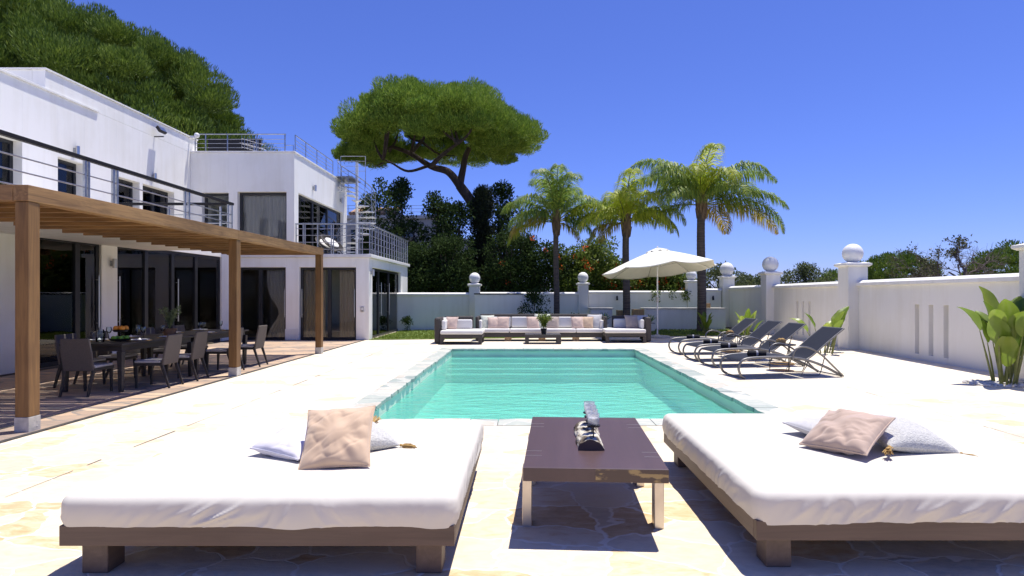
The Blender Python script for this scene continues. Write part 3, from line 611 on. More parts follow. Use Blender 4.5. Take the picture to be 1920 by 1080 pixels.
b = MB().box((-.66, -.7, 3.42), (.0, .6, 3.46)); b.tube([(-.45, -.7, 3.46), (-.45, -.7, 4.25), (.55, -.7, 4.25), (.55, -.7, 3.0)], .016, 6)
for z in (3.65, 3.85, 4.05): b.tube([(-.45, -.7, z), (.55, -.7, z)], .009, 5)
b.build('landing', 'rail', st, smooth=50)

# ---------------------------------------------------------------- pergola
pg = empty('pergola', (-5.42, 10.7, 0), 0, 'brown timber pergola on square posts beside the villa', 'pergola')
def pp(o): return at_parent(o, pg)
posts = [(-5.49, 6.47), (-5.38, 10.86), (-5.27, 15.0)]
def plx(y): return -5.49 + (y - 6.47) * (.22 / 8.53)
for (x, y) in posts:
    w = .076
    o = pp(MB().box((x - w, y - w, .165), (x + w, y + w, 2.52)).build('post', 'timberz', bevel=.008))
    f = MB().box((x - w - .004, y - w - .004, 0), (x + w + .004, y + w + .004, .163))
    for sx, sz in ((-.0, .05), (0, .11)): f.tube([(x + w + .002, y + .03, sz), (x + w + .008, y + .03, sz)], .008, 8)
    sub(f.build('foot', 'concrete', bevel=.01), o)
def skew(b, y0, y1, dx0, dx1, z0, z1):
    b.add([(plx(y0) + dx0, y0, z0), (plx(y0) + dx1, y0, z0), (plx(y1) + dx1, y1, z0), (plx(y1) + dx0, y1, z0), (plx(y0) + dx0, y0, z1), (plx(y0) + dx1, y0, z1), (plx(y1) + dx1, y1, z1), (plx(y1) + dx0, y1, z1)],
          [(0, 3, 2, 1), (4, 5, 6, 7), (0, 1, 5, 4), (1, 2, 6, 5), (2, 3, 7, 6), (3, 0, 4, 7)])
b = MB(); skew(b, 6.38, 10.82, -.08, .085, 2.523, 2.70); skew(b, 10.825, 15.08, -.08, .083, 2.523, 2.70); pp(b.build('edge_beam', 'timber', bevel=.006))
for ya in (6.38, 14.98): pp(MB().box((BX + .03, ya, 2.523), (plx(ya) - .085, ya + .09, 2.70)).build('end_beam', 'timberx', bevel=.006))
rnd = random.Random(5)
y = 6.9; 
while y < 14.9:
    pp(MB().box((BX + .03, y, 2.53 + rnd.uniform(-.008, .008)), (plx(y) - .085, y + .055, 2.675)).build('joist', 'timberx', bevel=.004)); y += .46
y = 6.50; b = MB()
while y < 14.95:
    w = .135; b.box((BX + .03 + rnd.uniform(-.02, .04), y, 2.68), (plx(y) - .088, y + w, 2.698 + rnd.uniform(-.004, .0))); y += w + rnd.uniform(.010, .030)
pp(b.build('roof_boards', 'timberx', bevel=.003))
b = MB(); skew(b, 6.40, 15.06, -2.215, -2.15, 2.44, 2.525)

# ---------------------------------------------------------------- garden walls
def sect(b, p0, p1, th, z0, z1):
    p0 = Vector(p0); p1 = Vector(p1); d = (p1 - p0).normalized(); nn = Vector((-d.y, d.x)) * th / 2
    q = [p0 - nn, p1 - nn, p1 + nn, p0 + nn]
    b.add([(*p, z0) for p in q] + [(*p, z1) for p in q], [(0, 3, 2, 1), (4, 5, 6, 7), (0, 1, 5, 4), (1, 2, 6, 5), (2, 3, 7, 6), (3, 0, 4, 7)])
def coping_sect(b, p0, p1, th, z0, z1):
    p0 = Vector(p0); p1 = Vector(p1); d = (p1 - p0).normalized(); n0 = Vector((-d.y, d.x)) * th / 2; n1 = n0 * .45
    lo = [p0 - n0, p1 - n0, p1 + n0, p0 + n0]; hi = [p0 - n1, p1 - n1, p1 + n1, p0 + n1]; zm = z0 + (z1 - z0) * .55
    b.add([(*p, z0) for p in lo] + [(*p, zm) for p in lo] + [(*p, z1) for p in hi],
          [(0, 3, 2, 1), (8, 9, 10, 11)] + [(i, (i + 1) % 4, 4 + (i + 1) % 4, 4 + i) for i in range(4)] + [(4 + i, 4 + (i + 1) % 4, 8 + (i + 1) % 4, 8 + i) for i in range(4)])
def pillar(par, x, y, w, ztop, ball=.26, cap=.62):
    o = at_parent(MB().box((x - w / 2, y - w / 2, 0), (x + w / 2, y + w / 2, ztop - .13)).build('pillar', 'wallwhite', bevel=.01), par)
    b = MB().frus((x, y, ztop - .13), (w + .04, w + .04), (x, y, ztop - .09), (cap, cap)); b.box((x - cap / 2, y - cap / 2, ztop - .0895), (x + cap / 2, y + cap / 2, ztop - .04))
    b.frus((x, y, ztop - .0395), (cap, cap), (x, y, ztop), (cap * .55, cap * .55)); sub(b.build('cap', 'trim', bevel=.006), o)
    q = MB().sphere((x, y, ztop + ball * .92), ball, 28); q.lathe([(ball * .45, 0), (ball * .35, .03), (ball * .3, .05)], (x, y, ztop - .002), 16); sub(q.build('ball', 'ballwhite', smooth=60), o)
gw = empty('garden_wall', (8.9, 16, 0), 0, 'tall white garden wall with square pillars along the right side', 'wall')
pil = [(8.70, 3.8), (8.95, 10.05), (9.15, 16.4), (9.48, 22.7), (9.48, 27.6)]
for i, (x, y) in enumerate(pil): pillar(gw, x, y, .54, 2.41, (.27, .27, .27, .30, .32)[i], .70)
wallb = MB(); cop = MB(); OFF = .14
for i in range(4):
    (x0, y0), (x1, y1) = pil[i], pil[i + 1]
    a = (x0 + OFF, y0 + .272); c = (x1 + OFF, y1 - .272)
    if i in (1, 2):                                # panels with three recessed slots
        L = Vector(c) - Vector(a); t = [0.0]
        cen = {1: .48, 2: .53}[i]; slots = [cen - .085 + k * .085 for k in range(3)]; hw = .0135
        cur = 0
        for s_ in slots:
            sect(wallb, Vector(a) + L * cur, Vector(a) + L * (s_ - hw), .24, 0, 1.75)
            q0, q1 = Vector(a) + L * (s_ - hw), Vector(a) + L * (s_ + hw)
            sect(wallb, q0, q1, .24, 0, .14); sect(wallb, q0, q1, .24, 1.28, 1.75)
            sect(wallb, q0 + Vector((.06, 0)), q1 + Vector((.06, 0)), .10, .14, 1.28)
            cur = s_ + hw
        sect(wallb, Vector(a) + L * cur, c, .24, 0, 1.75)
    else: sect(wallb, a, c, .24, 0, 1.75)
    coping_sect(cop, a, c, .40, 1.752, 1.90)
at_parent(wallb.build('wall_panel', 'wallwhite'), gw); at_parent(cop.build('coping', 'trim', bevel=.008), gw)
bw = empty('back_garden_wall', (1.5, 26.5, 0), 0, 'long white wall across the back of the garden behind the sofas', 'wall')
def by(px): return 24.6 + (px - 765) * (27.6 - 24.6) / (1360 - 765)
def bpt(px): Y = by(px); return ((px - VX) * Y / F, Y)
for px, zt in ((890, 2.0), (1093, 2.06), (1296, 2.20)): x, y = bpt(px); pillar(bw, x, y, .44, zt, .24, .58)
b = MB(); c = MB()
for pa, pb, z in ((700, 880.5, 1.60), (899.5, 1083.5, 1.62), (1102.5, 1286.5, 1.69), (1305.5, 1350, 1.80)):
    sect(b, bpt(pa), bpt(pb), .2, 0, z - .12); coping_sect(c, bpt(pa), bpt(pb), .34, z - .118, z)
at_parent(b.build('wall_panel', 'wallwhite'), bw); at_parent(c.build('coping', 'trim', bevel=.008), bw)
# pump house, barbecue counter
ph = empty('pump_house', (-1.1, 23.9, 0), 0, 'low white masonry box with dark top in front of the back wall', 'pump house')
at_parent(MB().box((-2.03, 23.5, 0), (-.10, 24.5, 1.52)).build('body', 'wallwhite', bevel=.01), ph); at_parent(MB().box((-2.06, 23.47, 1.522), (-.07, 24.53, 1.565)).build('top_slab', 'handrail', bevel=.005), ph)
bc = empty('barbecue_counter', (5, 25.2, 0), 0, 'white masonry garden counter with thin top under the back wall', 'counter')
at_parent(MB().box((2.8, 25.05, 0), (3.72, 25.9, .90)).box((5.10, 25.05, 0), (8.55, 25.9, .90)).build('body', 'wallwhite', bevel=.01), bc)
at_parent(MB().box((2.76, 25.0, .903), (3.80, 25.93, .94)).box((5.05, 25.0, .903), (8.58, 25.93, .94)).build('worktop', 'concrete', bevel=.005), bc)
def crate(x, y, z, w, h, lab):
    o = empty('wooden_box', (x, y, z), 0, lab, 'box'); b = MB()
    for k in range(3): b.box((-w / 2, -.15, k * h / 3 + .005), (w / 2, .15, (k + 1) * h / 3 - .005))
    b.build('boards', 'tanwood', o, bevel=.004); MB().box((-w / 2 - .01, -.16, 0), (-w / 2 + .03, .16, h)).box((w / 2 - .03, -.16, 0), (w / 2 + .01, .16, h)).build('battens', 'tanwood', o)
crate(3.98 + .1, 24.7, 0, .45, .86, 'tall pale wooden box left of the middle palm trunk'); crate(4.75, 24.8, 0, .45, .90, 'tall pale wooden box right of the middle palm trunk'); crate(7.85, 25.4, .94, .22, .20, 'small brown wooden box on the barbecue counter')
for px, lab in ((1156, 'small black lantern on back wall left of the parasol'), (1335, 'small black lantern on back wall right of the tall palm')):
    x, y = bpt(px); o = empty('wall_lantern', (x, y - .1, 1.36), 0, lab, 'lantern')
    MB().box((-.03, -.02, -.06), (.03, 0, .06)).build('bracket', 'black', o); MB().tube([(0, -.08, .1), (0, -.08, -.1)], [.03, .05], 10).build('lamp_body', 'black', o, smooth=40)

# ---------------------------------------------------------------- daybeds
def fnoise(x, y, z): return noise.noise(Vector((x, y, z)))
def daybed(name, x0, x1, y0, y1, lab, seed, sag_at):
    cx, cy = (x0 + x1) / 2, (y0 + y1) / 2; W, D = x1 - x0, y1 - y0
    o = empty(name, (cx, cy, 0), 0, lab, 'daybed', 'white daybeds by the pool')
    hx, hy = W / 2, D / 2
    for a_, c_, m_ in (((-hx, -hy, .172), (hx, -hy + .045, .28), 'bedwood'), ((-hx, hy - .045, .172), (hx, hy, .28), 'bedwood'),
                       ((-hx, -hy + .046, .172), (-hx + .045, hy - .046, .28), 'bedwoody'), ((hx - .045, -hy + .046, .172), (hx, hy - .046, .28), 'bedwoody')):
        MB().box(a_, c_).build('frame_rail', m_, o, bevel=.004)
    b = MB()
    for k in range(9): yy = -hy + .08 + k * (D - .25) / 8; b.box((-hx + .05, yy, .25), (hx - .05, yy + .09, .272))
    b.build('slats', 'bedwood', o)
    for sx in (-1, 1):
        for sy in (-1, 1):
            a = sx * (hx - .075 - .07); c_ = sy * (hy - .06 - .07)
            MB().box((a - .07, c_ - .07, 0), (a + .07, c_ + .07, .171)).build('leg', 'bedwoody', o, bevel=.006)
    # mattress under a fitted sheet: rounded slab, folds down the sides, hem that wanders
    rc, re, zt, zb = .06, .038, .435, .275
    N = 900; prof = []
    for k in range(6): a = k / 5 * math.pi / 2; prof.append((-re + re * math.sin(a), zt - re + re * math.cos(a)))
    for k in range(1, 15): prof.append((0.0, zt - re - k / 14 * (zt - re - zb)))
    ins = -.004
    def peri(u):
        # rounded rectangle by arc length
        a, c2 = hx - ins - rc, hy - ins - rc; segs = [2 * a, math.pi / 2 * rc, 2 * c2, math.pi / 2 * rc] * 2; T = sum(segs); s = u * T; i = 0
        while s > segs[i] and i < 7: s -= segs[i]; i += 1
        f = s / segs[i]
        if i == 0: return (-a + 2 * a * f, -c2 - rc), (0, -1)
        if i == 2: return (a + rc, -c2 + 2 * c2 * f), (1, 0)
        if i == 4: return (a - 2 * a * f, c2 + rc), (0, 1)
        if i == 6: return (-a - rc, c2 - 2 * c2 * f), (-1, 0)
        cxs = {1: (a, -c2, -90), 3: (a, c2, 0), 5: (-a, c2, 90), 7: (-a, -c2, 180)}[i]; an = R(cxs[2] + 90 * f)
        return (cxs[0] + rc * math.cos(an), cxs[1] + rc * math.sin(an)), (math.cos(an), math.sin(an))
    V = []; Fc = []; K = len(prof); T = 2 * (W + D)
    for i in range(N):
        u = i / N; (x, y), (nx, ny) = peri(u); s = u * T
        hem = .008 * fnoise(s * .9, seed, 0) + .004 * fnoise(s * 6, seed, 3)
        for (q, w) in sag_at: hem -= .014 * math.exp(-((s - q) / w) ** 2)
        puff = .006 * fnoise(s * 1.3, 2.2, seed)
        for k, (d, z) in enumerate(prof):
            v = max(0, (zt - z) / (zt - zb)); act = min(1, v * 1.7) ** 1.3 * (1 - .2 * v)
            sk = s + .55 * v * (fnoise(s * .9, 7, seed) + .25)       # folds lean
            cr1 = (1 - abs(fnoise(sk * 6.5 + 3, v * .7, seed + 2)) * 2.2); cr2 = (1 - abs(fnoise(sk * 14, v * 1.1, seed + 4)) * 2.4)
            fold = (.020 * max(0, cr1) ** 3 + .010 * max(0, cr2) ** 3) * min(1, max(.15, fnoise(s * 1.1, 9, seed) * 2.2 + .5)) + .25 * (.040 * abs(fnoise(sk * 5.5, v * .8, seed + 9)) ** .8 - .010 + .020 * fnoise(sk * 13, v * 1.4, seed + 5) + .006 * fnoise(sk * 30, v * 2, seed + 6)) * (.35 + 1.5 * max(0, fnoise(s * .9, 4, seed) + .4))
            fold *= min(1, min(s, T - s) / .18)
            bulge = .012 * math.sin(math.pi * v)
            zz2 = z + (hem * v if v > .45 else 0) * (v - .45) / .55 if v > .45 else z
            off = d + (fold * act + bulge + puff * act)
            V.append((x + nx * off, y + ny * off, zz2))
    for i in range(N):
        j = (i + 1) % N
        for k in range(K - 1): Fc.append((i * K + k, i * K + k + 1, j * K + k + 1, j * K + k))
    # top: concentric rings shrinking to the middle
    rings = 16; prev = [i * K for i in range(N)]; base = len(V)
    for r_ in range(1, rings + 1):
        f = 1 - (r_ / rings) ** .8
        cur = []
        for i in range(N):
            x, y, z = V[i * K]; px_, py_ = x * max(f, .001), y * max(f, .001)
            edge = math.exp(-r_ * .9)
            zz3 = zt + .004 * fnoise(px_ * 1.5, py_ * 1.5, seed) + .005 * fnoise(px_ * 6, py_ * 6, seed) * edge
            cur.append(len(V)); V.append((px_, py_, zz3))
        for i in range(N): j = (i + 1) % N; Fc.append((prev[i], prev[j], cur[j], cur[i]))
        prev = cur
    Fc.append(tuple(prev)); bb = MB(); bb.add(V, Fc); bb.build('mattress', 'sheet', o, smooth=180)
    MB().box((-hx + .06, -hy + .06, .281), (hx - .06, hy - .06, .40)).build('mattress_core', 'sheet', o)
    return o
daybed('daybed', -2.465, -.375, 3.10, 5.03, 'white daybed on brown wood frame left of the low table', 2.3, [(1.2, .12), (1.95, .1)])
daybed('daybed', 1.25, 3.45, 3.17, 5.30, 'white daybed on brown wood frame right of the low table', 8.1, [(.22, .2), (.02, .1), (7.0, .5), (7.8, .3)])

def pillow_mesh(w, h, t, seed, crease=1.0, pinch=.07, n=56):
    b = MB(); 
    def side(sg):
        def fn(u, v):
            x = (u - .5) * 2; y = (v - .5) * 2
            e = max(0, (1 - x * x)) ** .42 * max(0, (1 - y * y)) ** .42
            px_ = x * (1 - pinch * (1 - abs(y) ** 2.5) * abs(x)); py_ = y * (1 - pinch * (1 - abs(x) ** 2.5) * abs(y))
            r = math.hypot(x, y); a = math.atan2(y, x)
            rid = max(0, 1 - abs(fnoise(x * 1.6 + seed * 3, y * 3.2 - x * 1.4, seed)) * 4.5) ** 2
            cr = crease * e * (-.017 * rid * min(1, r * 1.2) + .045 * fnoise(x * 2.2 + seed, y * 2.2, sg * 3 + seed) + .05 * fnoise(a * 4 + seed, r * 1.2, seed) * max(0, r - .25))
            return (px_ * w / 2, py_ * h / 2, sg * t / 2 * e + cr * t * 2)
        return fn
    f1 = side(1); f2 = side(-1)
    b.grid(lambda u, v: f1(u, v), n, n); b.grid(lambda u, v: f2(1 - u, v), n, n)
    return b
def pillow(name, loc, rot, w, h, t, mat, lab, seed, crease=1.0, piping=True, tassels=(), parentname=None, cat='cushion', n=56, group=None):
    o = empty(name, loc, 0, lab, cat, group); o.rotation_euler = rot
    q = pillow_mesh(w, h, t, seed, crease, n=n).build('cover', mat, o, smooth=180)
    if piping:
        pts = []
        for i in range(81):
            s = i / 80 * 4; k = int(s) % 4; f = s - int(s)
            x, y = {0: (-1 + 2 * f, -1), 1: (1, -1 + 2 * f), 2: (1 - 2 * f, 1), 3: (-1, 1 - 2 * f)}[k]
            pts.append((x * (1 - .07 * (1 - abs(y) ** 2.5) * abs(x)) * w / 2, y * (1 - .07 * (1 - abs(x) ** 2.5) * abs(y)) * h / 2, 0))
        MB().tube(pts, .006, 6, cap=False).build('piping', mat, o, smooth=60)
    for (sx, sy) in tassels:
        b = MB(); d = Vector((sx, sy, 0)).normalized(); c0 = Vector((sx * w / 2 * .98, sy * h / 2 * .98, 0)); b.sphere(c0 + d * .012, .011, 8); rr = random.Random(seed)
        for i in range(26):
            j = Vector((rr.uniform(-1, 1), rr.uniform(-1, 1), rr.uniform(-1, 1))) * .018; b.tube([c0 + d * .015, c0 + d * .05 + j * .9, c0 + d * .10 + j * 1.4], .0035, 4)
        b.build('tassel', 'tassel', o)
    return o
Z0 = .44
# left bed
pillow('cushion', (-1.19, 3.73, Z0 + .155), (R(47), R(-3), R(5)), .43, .43, .17, 'peach', 'square peach satin cushion leaning on two others on the left daybed', 1.3, 1.6)
pillow('cushion', (-1.54, 3.96, Z0 + .07), (R(10), R(4), R(-24)), .42, .40, .16, 'lilac', 'pale lilac cushion lying behind the peach one on left daybed', 4.7, 1.2)
pillow('cushion', (-1.17, 4.10, Z0 + .08), (R(12), R(6), R(42)), .44, .42, .16, 'boucle', 'cream woven tasselled cushion on left daybed', 6.1, .5, False, [(1, -1), (1, 1)])
# right bed
pillow('cushion', (2.20, 4.02, Z0 + .125), (R(25), R(-3), R(-56)), .45, .44, .17, 'rose', 'dusty pink velvet cushion with piping on right daybed', 9.2, 1.7)
pillow('cushion', (2.63, 4.12, Z0 + .085), (R(14), R(7), R(9)), .54, .46, .18, 'boucle', 'grey and cream woven cushion with mustard tassels on right daybed', 12.4, .5, False, [(-1, -1), (1, -1)])
pillow('cushion', (2.25, 4.42, Z0 + .06), (R(4), 0, R(20)), .42, .38, .12, 'greyp', 'light grey cushion almost hidden behind the dusty pink one', 15.0)

# ---------------------------------------------------------------- low table and candle log
tb = empty('low_table', (.458, 4.25, 0), R(-2.9), 'low dark mahogany table on flat steel legs between the daybeds', 'table')
MB().box((-.435, -.74, .378), (.435, .74, .46)).build('tabletop', 'tabletop', tb, bevel=.003)
b = MB().box((.0, -.7425, .380), (.433, -.7405, .456)); b.build('worn_edge', 'worn', tb)
for sx in (-1, 1):
    for sy in (-.415, .415):
        MB().box((sx * .425 - .03 - (.0 if sx < 0 else .0), sy - .055, 0), (sx * .425 + .03, sy + .055, .377)).build('leg', 'legsteel', tb, bevel=.003)
b = MB()
for sx in (-1, 1):
    for yy in (-.47, -.36, .36, .47): b.box((min(sx * .434, sx * .33), yy - .0025, .4603), (max(sx * .434, sx * .33), yy + .0025, .4615))
b.build('inlay', 'legsteel', tb)
lg = empty('candle_holder', (.44, 3.92, .46), R(-2.5), 'split weathered log holding four ribbed glass candle cups on low table', 'candle holder')
def logf(u, v):
    a = math.pi * v; L = .62; y = u * L
    r = .088 * (1 + .16 * fnoise(y * 7, a * 1.5, 1.2) + .08 * fnoise(y * 25, a * 5, 4)); 
    return (math.cos(a) * r, y, max(0.001, math.sin(a) * r * .82))
MB().grid(logf, 50, 20).build('log', 'log', lg, smooth=60)
pts = [logf(0, v / 20) for v in range(21)]; b = MB(); b.add([(x, -.0005, z) for x, y, z in pts], [tuple(range(21))]); b.build('cut_end', 'logend', lg); b = MB(); pts = [logf(1, v / 20) for v in range(21)]; b.add([(x, .6205, z) for x, y, z in pts], [tuple(reversed(range(21)))])
b.build('cut_end', 'logend', lg)
for k in range(4):
    y = .07 + k * .145; cxk = .02
    s_ = MB().tube([(cxk, y, .06), (cxk, y, .145)], .005, 6); s_.lathe([(.02, .143), (.044, .147), (.047, .156), (.044, .156), (.02, .150)], (cxk, y, 0), 24); stand = s_.build('cup_stand', 'black', lg, smooth=40)
    g = MB().lathe([(.030, .157), (.037, .17), (.040, .20), (.041, .235), (.0385, .235), (.037, .20), (.034, .175), (.028, .163)], (cxk, y, 0), 40, wob=lambda a, z: 1 + .02 * math.cos(a * 20)); sub(g.build('glass_cup', 'ribglass', lg, smooth=60), lg)
    MB().lathe([(.026, .164), (.030, .17), (.031, .205), (.002, .207)], (cxk, y, 0), 16).build('candle', 'wax', lg, smooth=50)

# ---------------------------------------------------------------- sun loungers
def smooth_path(pts, n=6):
    pts = [Vector(p) for p in pts]; out = []
    for i in range(len(pts) - 1):
        p0 = pts[max(i - 1, 0)]; p1 = pts[i]; p2 = pts[i + 1]; p3 = pts[min(i + 2, len(pts) - 1)]
        for k in range(n):
            t = k / n; out.append(.5 * ((2 * p1) + (-p0 + p2) * t + (2 * p0 - 5 * p1 + 4 * p2 - p3) * t * t + (-p0 + 3 * p1 - 3 * p2 + p3) * t ** 3))
    out.append(pts[-1]); return out
def make_lounger():
    o = empty('sun_lounger', (0, 0, 0)); W = .66
    prof = [(.08, .02), (.0, .07), (-.045, .19), (.0, .31), (.12, .365), (.45, .385), (.9, .375), (1.3, .315), (1.65, .19), (1.98, .02)]
    fr = MB()
    for y in (0, W): fr.tube(smooth_path([(x, y, z) for x, z in prof]), .023, 8)
    fr.tube([(.06, 0, .022), (.06, W, .022)], .013, 6); fr.tube([(1.96, 0, .025), (1.96, W, .025)], .013, 6); fr.tube([(1.3, 0, .31), (1.3, W, .31)], .013, 6)
    fr.build('frame', 'lounge', o, smooth=60)
    for y in (-.045, W + .045):
        MB().tube(smooth_path([(.98, y, .33), (.985, y, .45), (1.05, y, .535), (1.18, y, .565), (1.36, y, .52), (1.56, y, .40), (1.76, y, .22), (1.98, y, .02)]), .017, 8).build('armrest', 'lounge', o, smooth=60)
    b = MB()
    for y in (.03, W - .03): b.tube(smooth_path([(1.30, y, .33), (1.42, y, .40), (1.75, y, .66), (2.05, y, .88)]), .015, 8)
    b.tube([(2.05, .03, .88), (2.05, W - .03, .88)], .014, 8); b.build('backrest_frame', 'lounge', o, smooth=60)
    b = MB()
    for y in (.08, W - .08): b.tube([(1.78, y, .66), (1.62, y, .10), (1.58, y, .03), (1.22, y, .035), (1.33, y, .2), (1.36, y, .30)], .009, 6)
    b.build('back_support', 'lounge', o, smooth=60)
    sp = smooth_path([(.02, 0, .325), (.12, 0, .375), (.45, 0, .394), (.9, 0, .384), (1.25, 0, .335)], 8)
    def seat(u, v):
        i = u * (len(sp) - 1); k = int(min(i, len(sp) - 2)); f = i - k; p = sp[k].lerp(sp[k + 1], f); y = .012 + v * (W - .024)
        return (p.x, y, p.z - .018 * math.sin(math.pi * v) * math.sin(math.pi * u))
    c = MB().grid(seat, 30, 8).build('seat_sling', 'sling', o, smooth=180); m_ = c.modifiers.new('thickness', 'SOLIDIFY'); m_.thickness = .005
    bp_ = smooth_path([(1.30, 0, .335), (1.42, 0, .405), (1.75, 0, .665), (2.045, 0, .885)], 6)
    def back(u, v):
        i = u * (len(bp_) - 1); k = int(min(i, len(bp_) - 2)); p = bp_[k].lerp(bp_[k + 1], i - k); y = .035 + v * (W - .07)
        return (p.x, y, p.z + .004 - .015 * math.sin(math.pi * v) * math.sin(math.pi * u))
    c = MB().grid(back, 20, 8).build('back_sling', 'sling', o, smooth=180); m_ = c.modifiers.new('thickness', 'SOLIDIFY'); m_.thickness = .005
    return o
def make_towel():
    o = empty('rolled_towel', (0, 0, 0)); b = MB()
    def roll(u, v):
        a = v * 2 * math.pi; r = .052 * (1 + .04 * fnoise(u * 5, a, 3)); return ((u - .5) * .30, math.cos(a) * r, .05 + math.sin(a) * r)
    b.grid(roll, 20, 24)
    for sx in (-.15, .15):
        pts = []
        for i in range(60): a = i * .32; r = .006 + .046 * i / 60; pts.append((sx + (.003 if sx > 0 else -.003), math.cos(a) * r, .05 + math.sin(a) * r))
        b.tube(pts, .006, 5)
    b.tube([(-.148, 0, .05), (.148, 0, .05)], .047, 20)
    b.build('roll', 'towel', o, smooth=60); MB().tube([(-.02, 0, .05), (.015, 0, .05)], .0555, 24).build('stripe', 'towelband', o, smooth=40)
    return o
lo = make_lounger(); tw = make_towel()
LN = [(3.83, 10.42, 9, 'nearest'), (3.88, 12.05, 8, 'second nearest'), (3.84, 13.15, 7, 'second farthest'), (3.87, 14.65, 7, 'farthest')]
LL = ['blue grey sling lounger nearest the camera, farthest from the lawn', 'grey lounger just beyond the near black side table', 'grey lounger just this side of the far side table', 'grey lounger closest to the lawn and parasol']
for i, (x, y, a, w) in enumerate(LN):
    o = lo if i == 0 else copy_tree(lo); o.location = (x, y, 0); o.rotation_euler.z = R(a); tag(o, LL[i], 'sun lounger', 'sun loungers in a row right of the pool')
    t = tw if i == 0 else copy_tree(tw); ca, sa = math.cos(R(a)), math.sin(R(a)); lx, ly = .42, .20
    t.location = (x + ca * lx - sa * ly, y + sa * lx + ca * ly, .392 - .006); t.rotation_euler.z = R(a - 14)
    tag(t, 'black rolled towel with pale stripe on the %s sun lounger' % w, 'towel', 'rolled towels on the loungers')
def side_table(x, y, lab, blab):
    o = empty('side_table', (x, y, 0), R(10), lab, 'side table', 'round side tables between the loungers')
    MB().lathe([(.24, .50), (.25, .505), (.25, .52), (.235, .52), (.23, .51)], n=32).build('tabletop', 'black', o, smooth=40)
    MB().lathe([(.22, .12), (.23, .125), (.23, .145), (.21, .145), (.2, .13)], n=32).build('shelf', 'tanwood', o, smooth=40)
    for k in range(3): a = k * 2.094 + .4; MB().tube([(.235 * math.cos(a), .235 * math.sin(a), 0), (.235 * math.cos(a), .235 * math.sin(a), .55)], .008, 6).build('leg', 'black', o)
    q = empty('bowl', (x - .03, y, .52), 0, blab, 'bowl', 'small bowls on the side tables'); MB().lathe([(.03, 0), (.085, .005), (.095, .09), (.085, .09), (.07, .02)], n=20).build('basin', 'tanwood', q, smooth=40)
    b = MB(); rr = random.Random(2)
    for k in range(9): a = rr.random() * 6.28; r = rr.random() * .05; b.sphere((r * math.cos(a), r * math.sin(a), .085 + rr.random() * .02), .022, 8)
    b.build('contents', 'tassel', q, smooth=180)
side_table(5.13, 11.7, 'round black side table between the two nearest loungers', 'tan bowl on the side table nearer the camera')
side_table(5.0, 14.25, 'round black side table between the two farthest loungers', 'tan bowl on the side table nearer the lawn')

# ---------------------------------------------------------------- parasol
pa = empty('parasol', (4.66, 20.7, 0), 0, 'large cream octagonal parasol on a white pole at the lawn edge', 'parasol')
MB().lathe([(.42, 0), (.44, .02), (.42, .06), (.10, .085), (.05, .12)], n=32).build('base', 'concrete', pa, smooth=40)
pole = MB().tube([(0, 0, .1), (0, 0, 3.05)], .026, 12).build('pole', 'white', pa, smooth=40)
MB().tube([(0, 0, 1.25), (0, 0, 1.42)], .05, 12).tube([(0, 0, 1.36), (.12, 0, 1.36)], .01, 6).build('crank_housing', 'concrete', pa, smooth=40)
Tm = Matrix.Translation((0, 0, 3.10)) @ Matrix.Rotation(R(-5), 4, 'Y') @ Matrix.Rotation(R(-5.5), 4, 'X')
def canopy_pt(r, a, RR, drop):
    k = a / (math.pi / 4); f = k - math.floor(k); sc = math.cos(math.pi / 8) / math.cos((f - .5) * math.pi / 4)   # octagon
    rr = r * RR * sc; sag = .09 * math.sin(math.pi * f) * r ** 1.3 * 1.0
    z = -drop * (r ** 1.18) + .0 - sag * .8 * (r > .1)
    if r > .98: rr *= 1 - .02 * math.sin(math.pi * f)
    return Tm @ Vector((rr * math.cos(a), rr * math.sin(a), z))
c = MB().grid(lambda u, v: canopy_pt(.02 + u * .98, v * 2 * math.pi + .2, 2.05, .72), 18, 96).build('canopy', 'canvas', pa, smooth=25); m_ = c.modifiers.new('thickness', 'SOLIDIFY'); m_.thickness = .006
c = MB().grid(lambda u, v: canopy_pt(.02 + u * .98, v * 2 * math.pi + .2, .42, .13) + Vector((0, 0, .065)), 6, 64).build('vent_cap', 'canvas', pa, smooth=25); m_ = c.modifiers.new('thickness', 'SOLIDIFY'); m_.thickness = .005
b2 = MB().sphere((0, 0, 3.19), .03, 10); b2.build('finial', 'canvas', pa, smooth=180)
hub = Tm @ Vector((0, 0, -.62))
for k in range(8):
    a = math.floor(.2 / (math.pi / 4)) + k * math.pi / 4
    pts = [canopy_pt(r, a, 2.05, .72) - Vector((0, 0, .02)) for r in (.03, .3, .6, .8, .99)]
    rb = MB().tube(pts, .012, 6).build('rib', 'concrete', pa); sub(MB().tube([hub, pts[2]], .009, 6).build('strut', 'concrete', pa), pa)

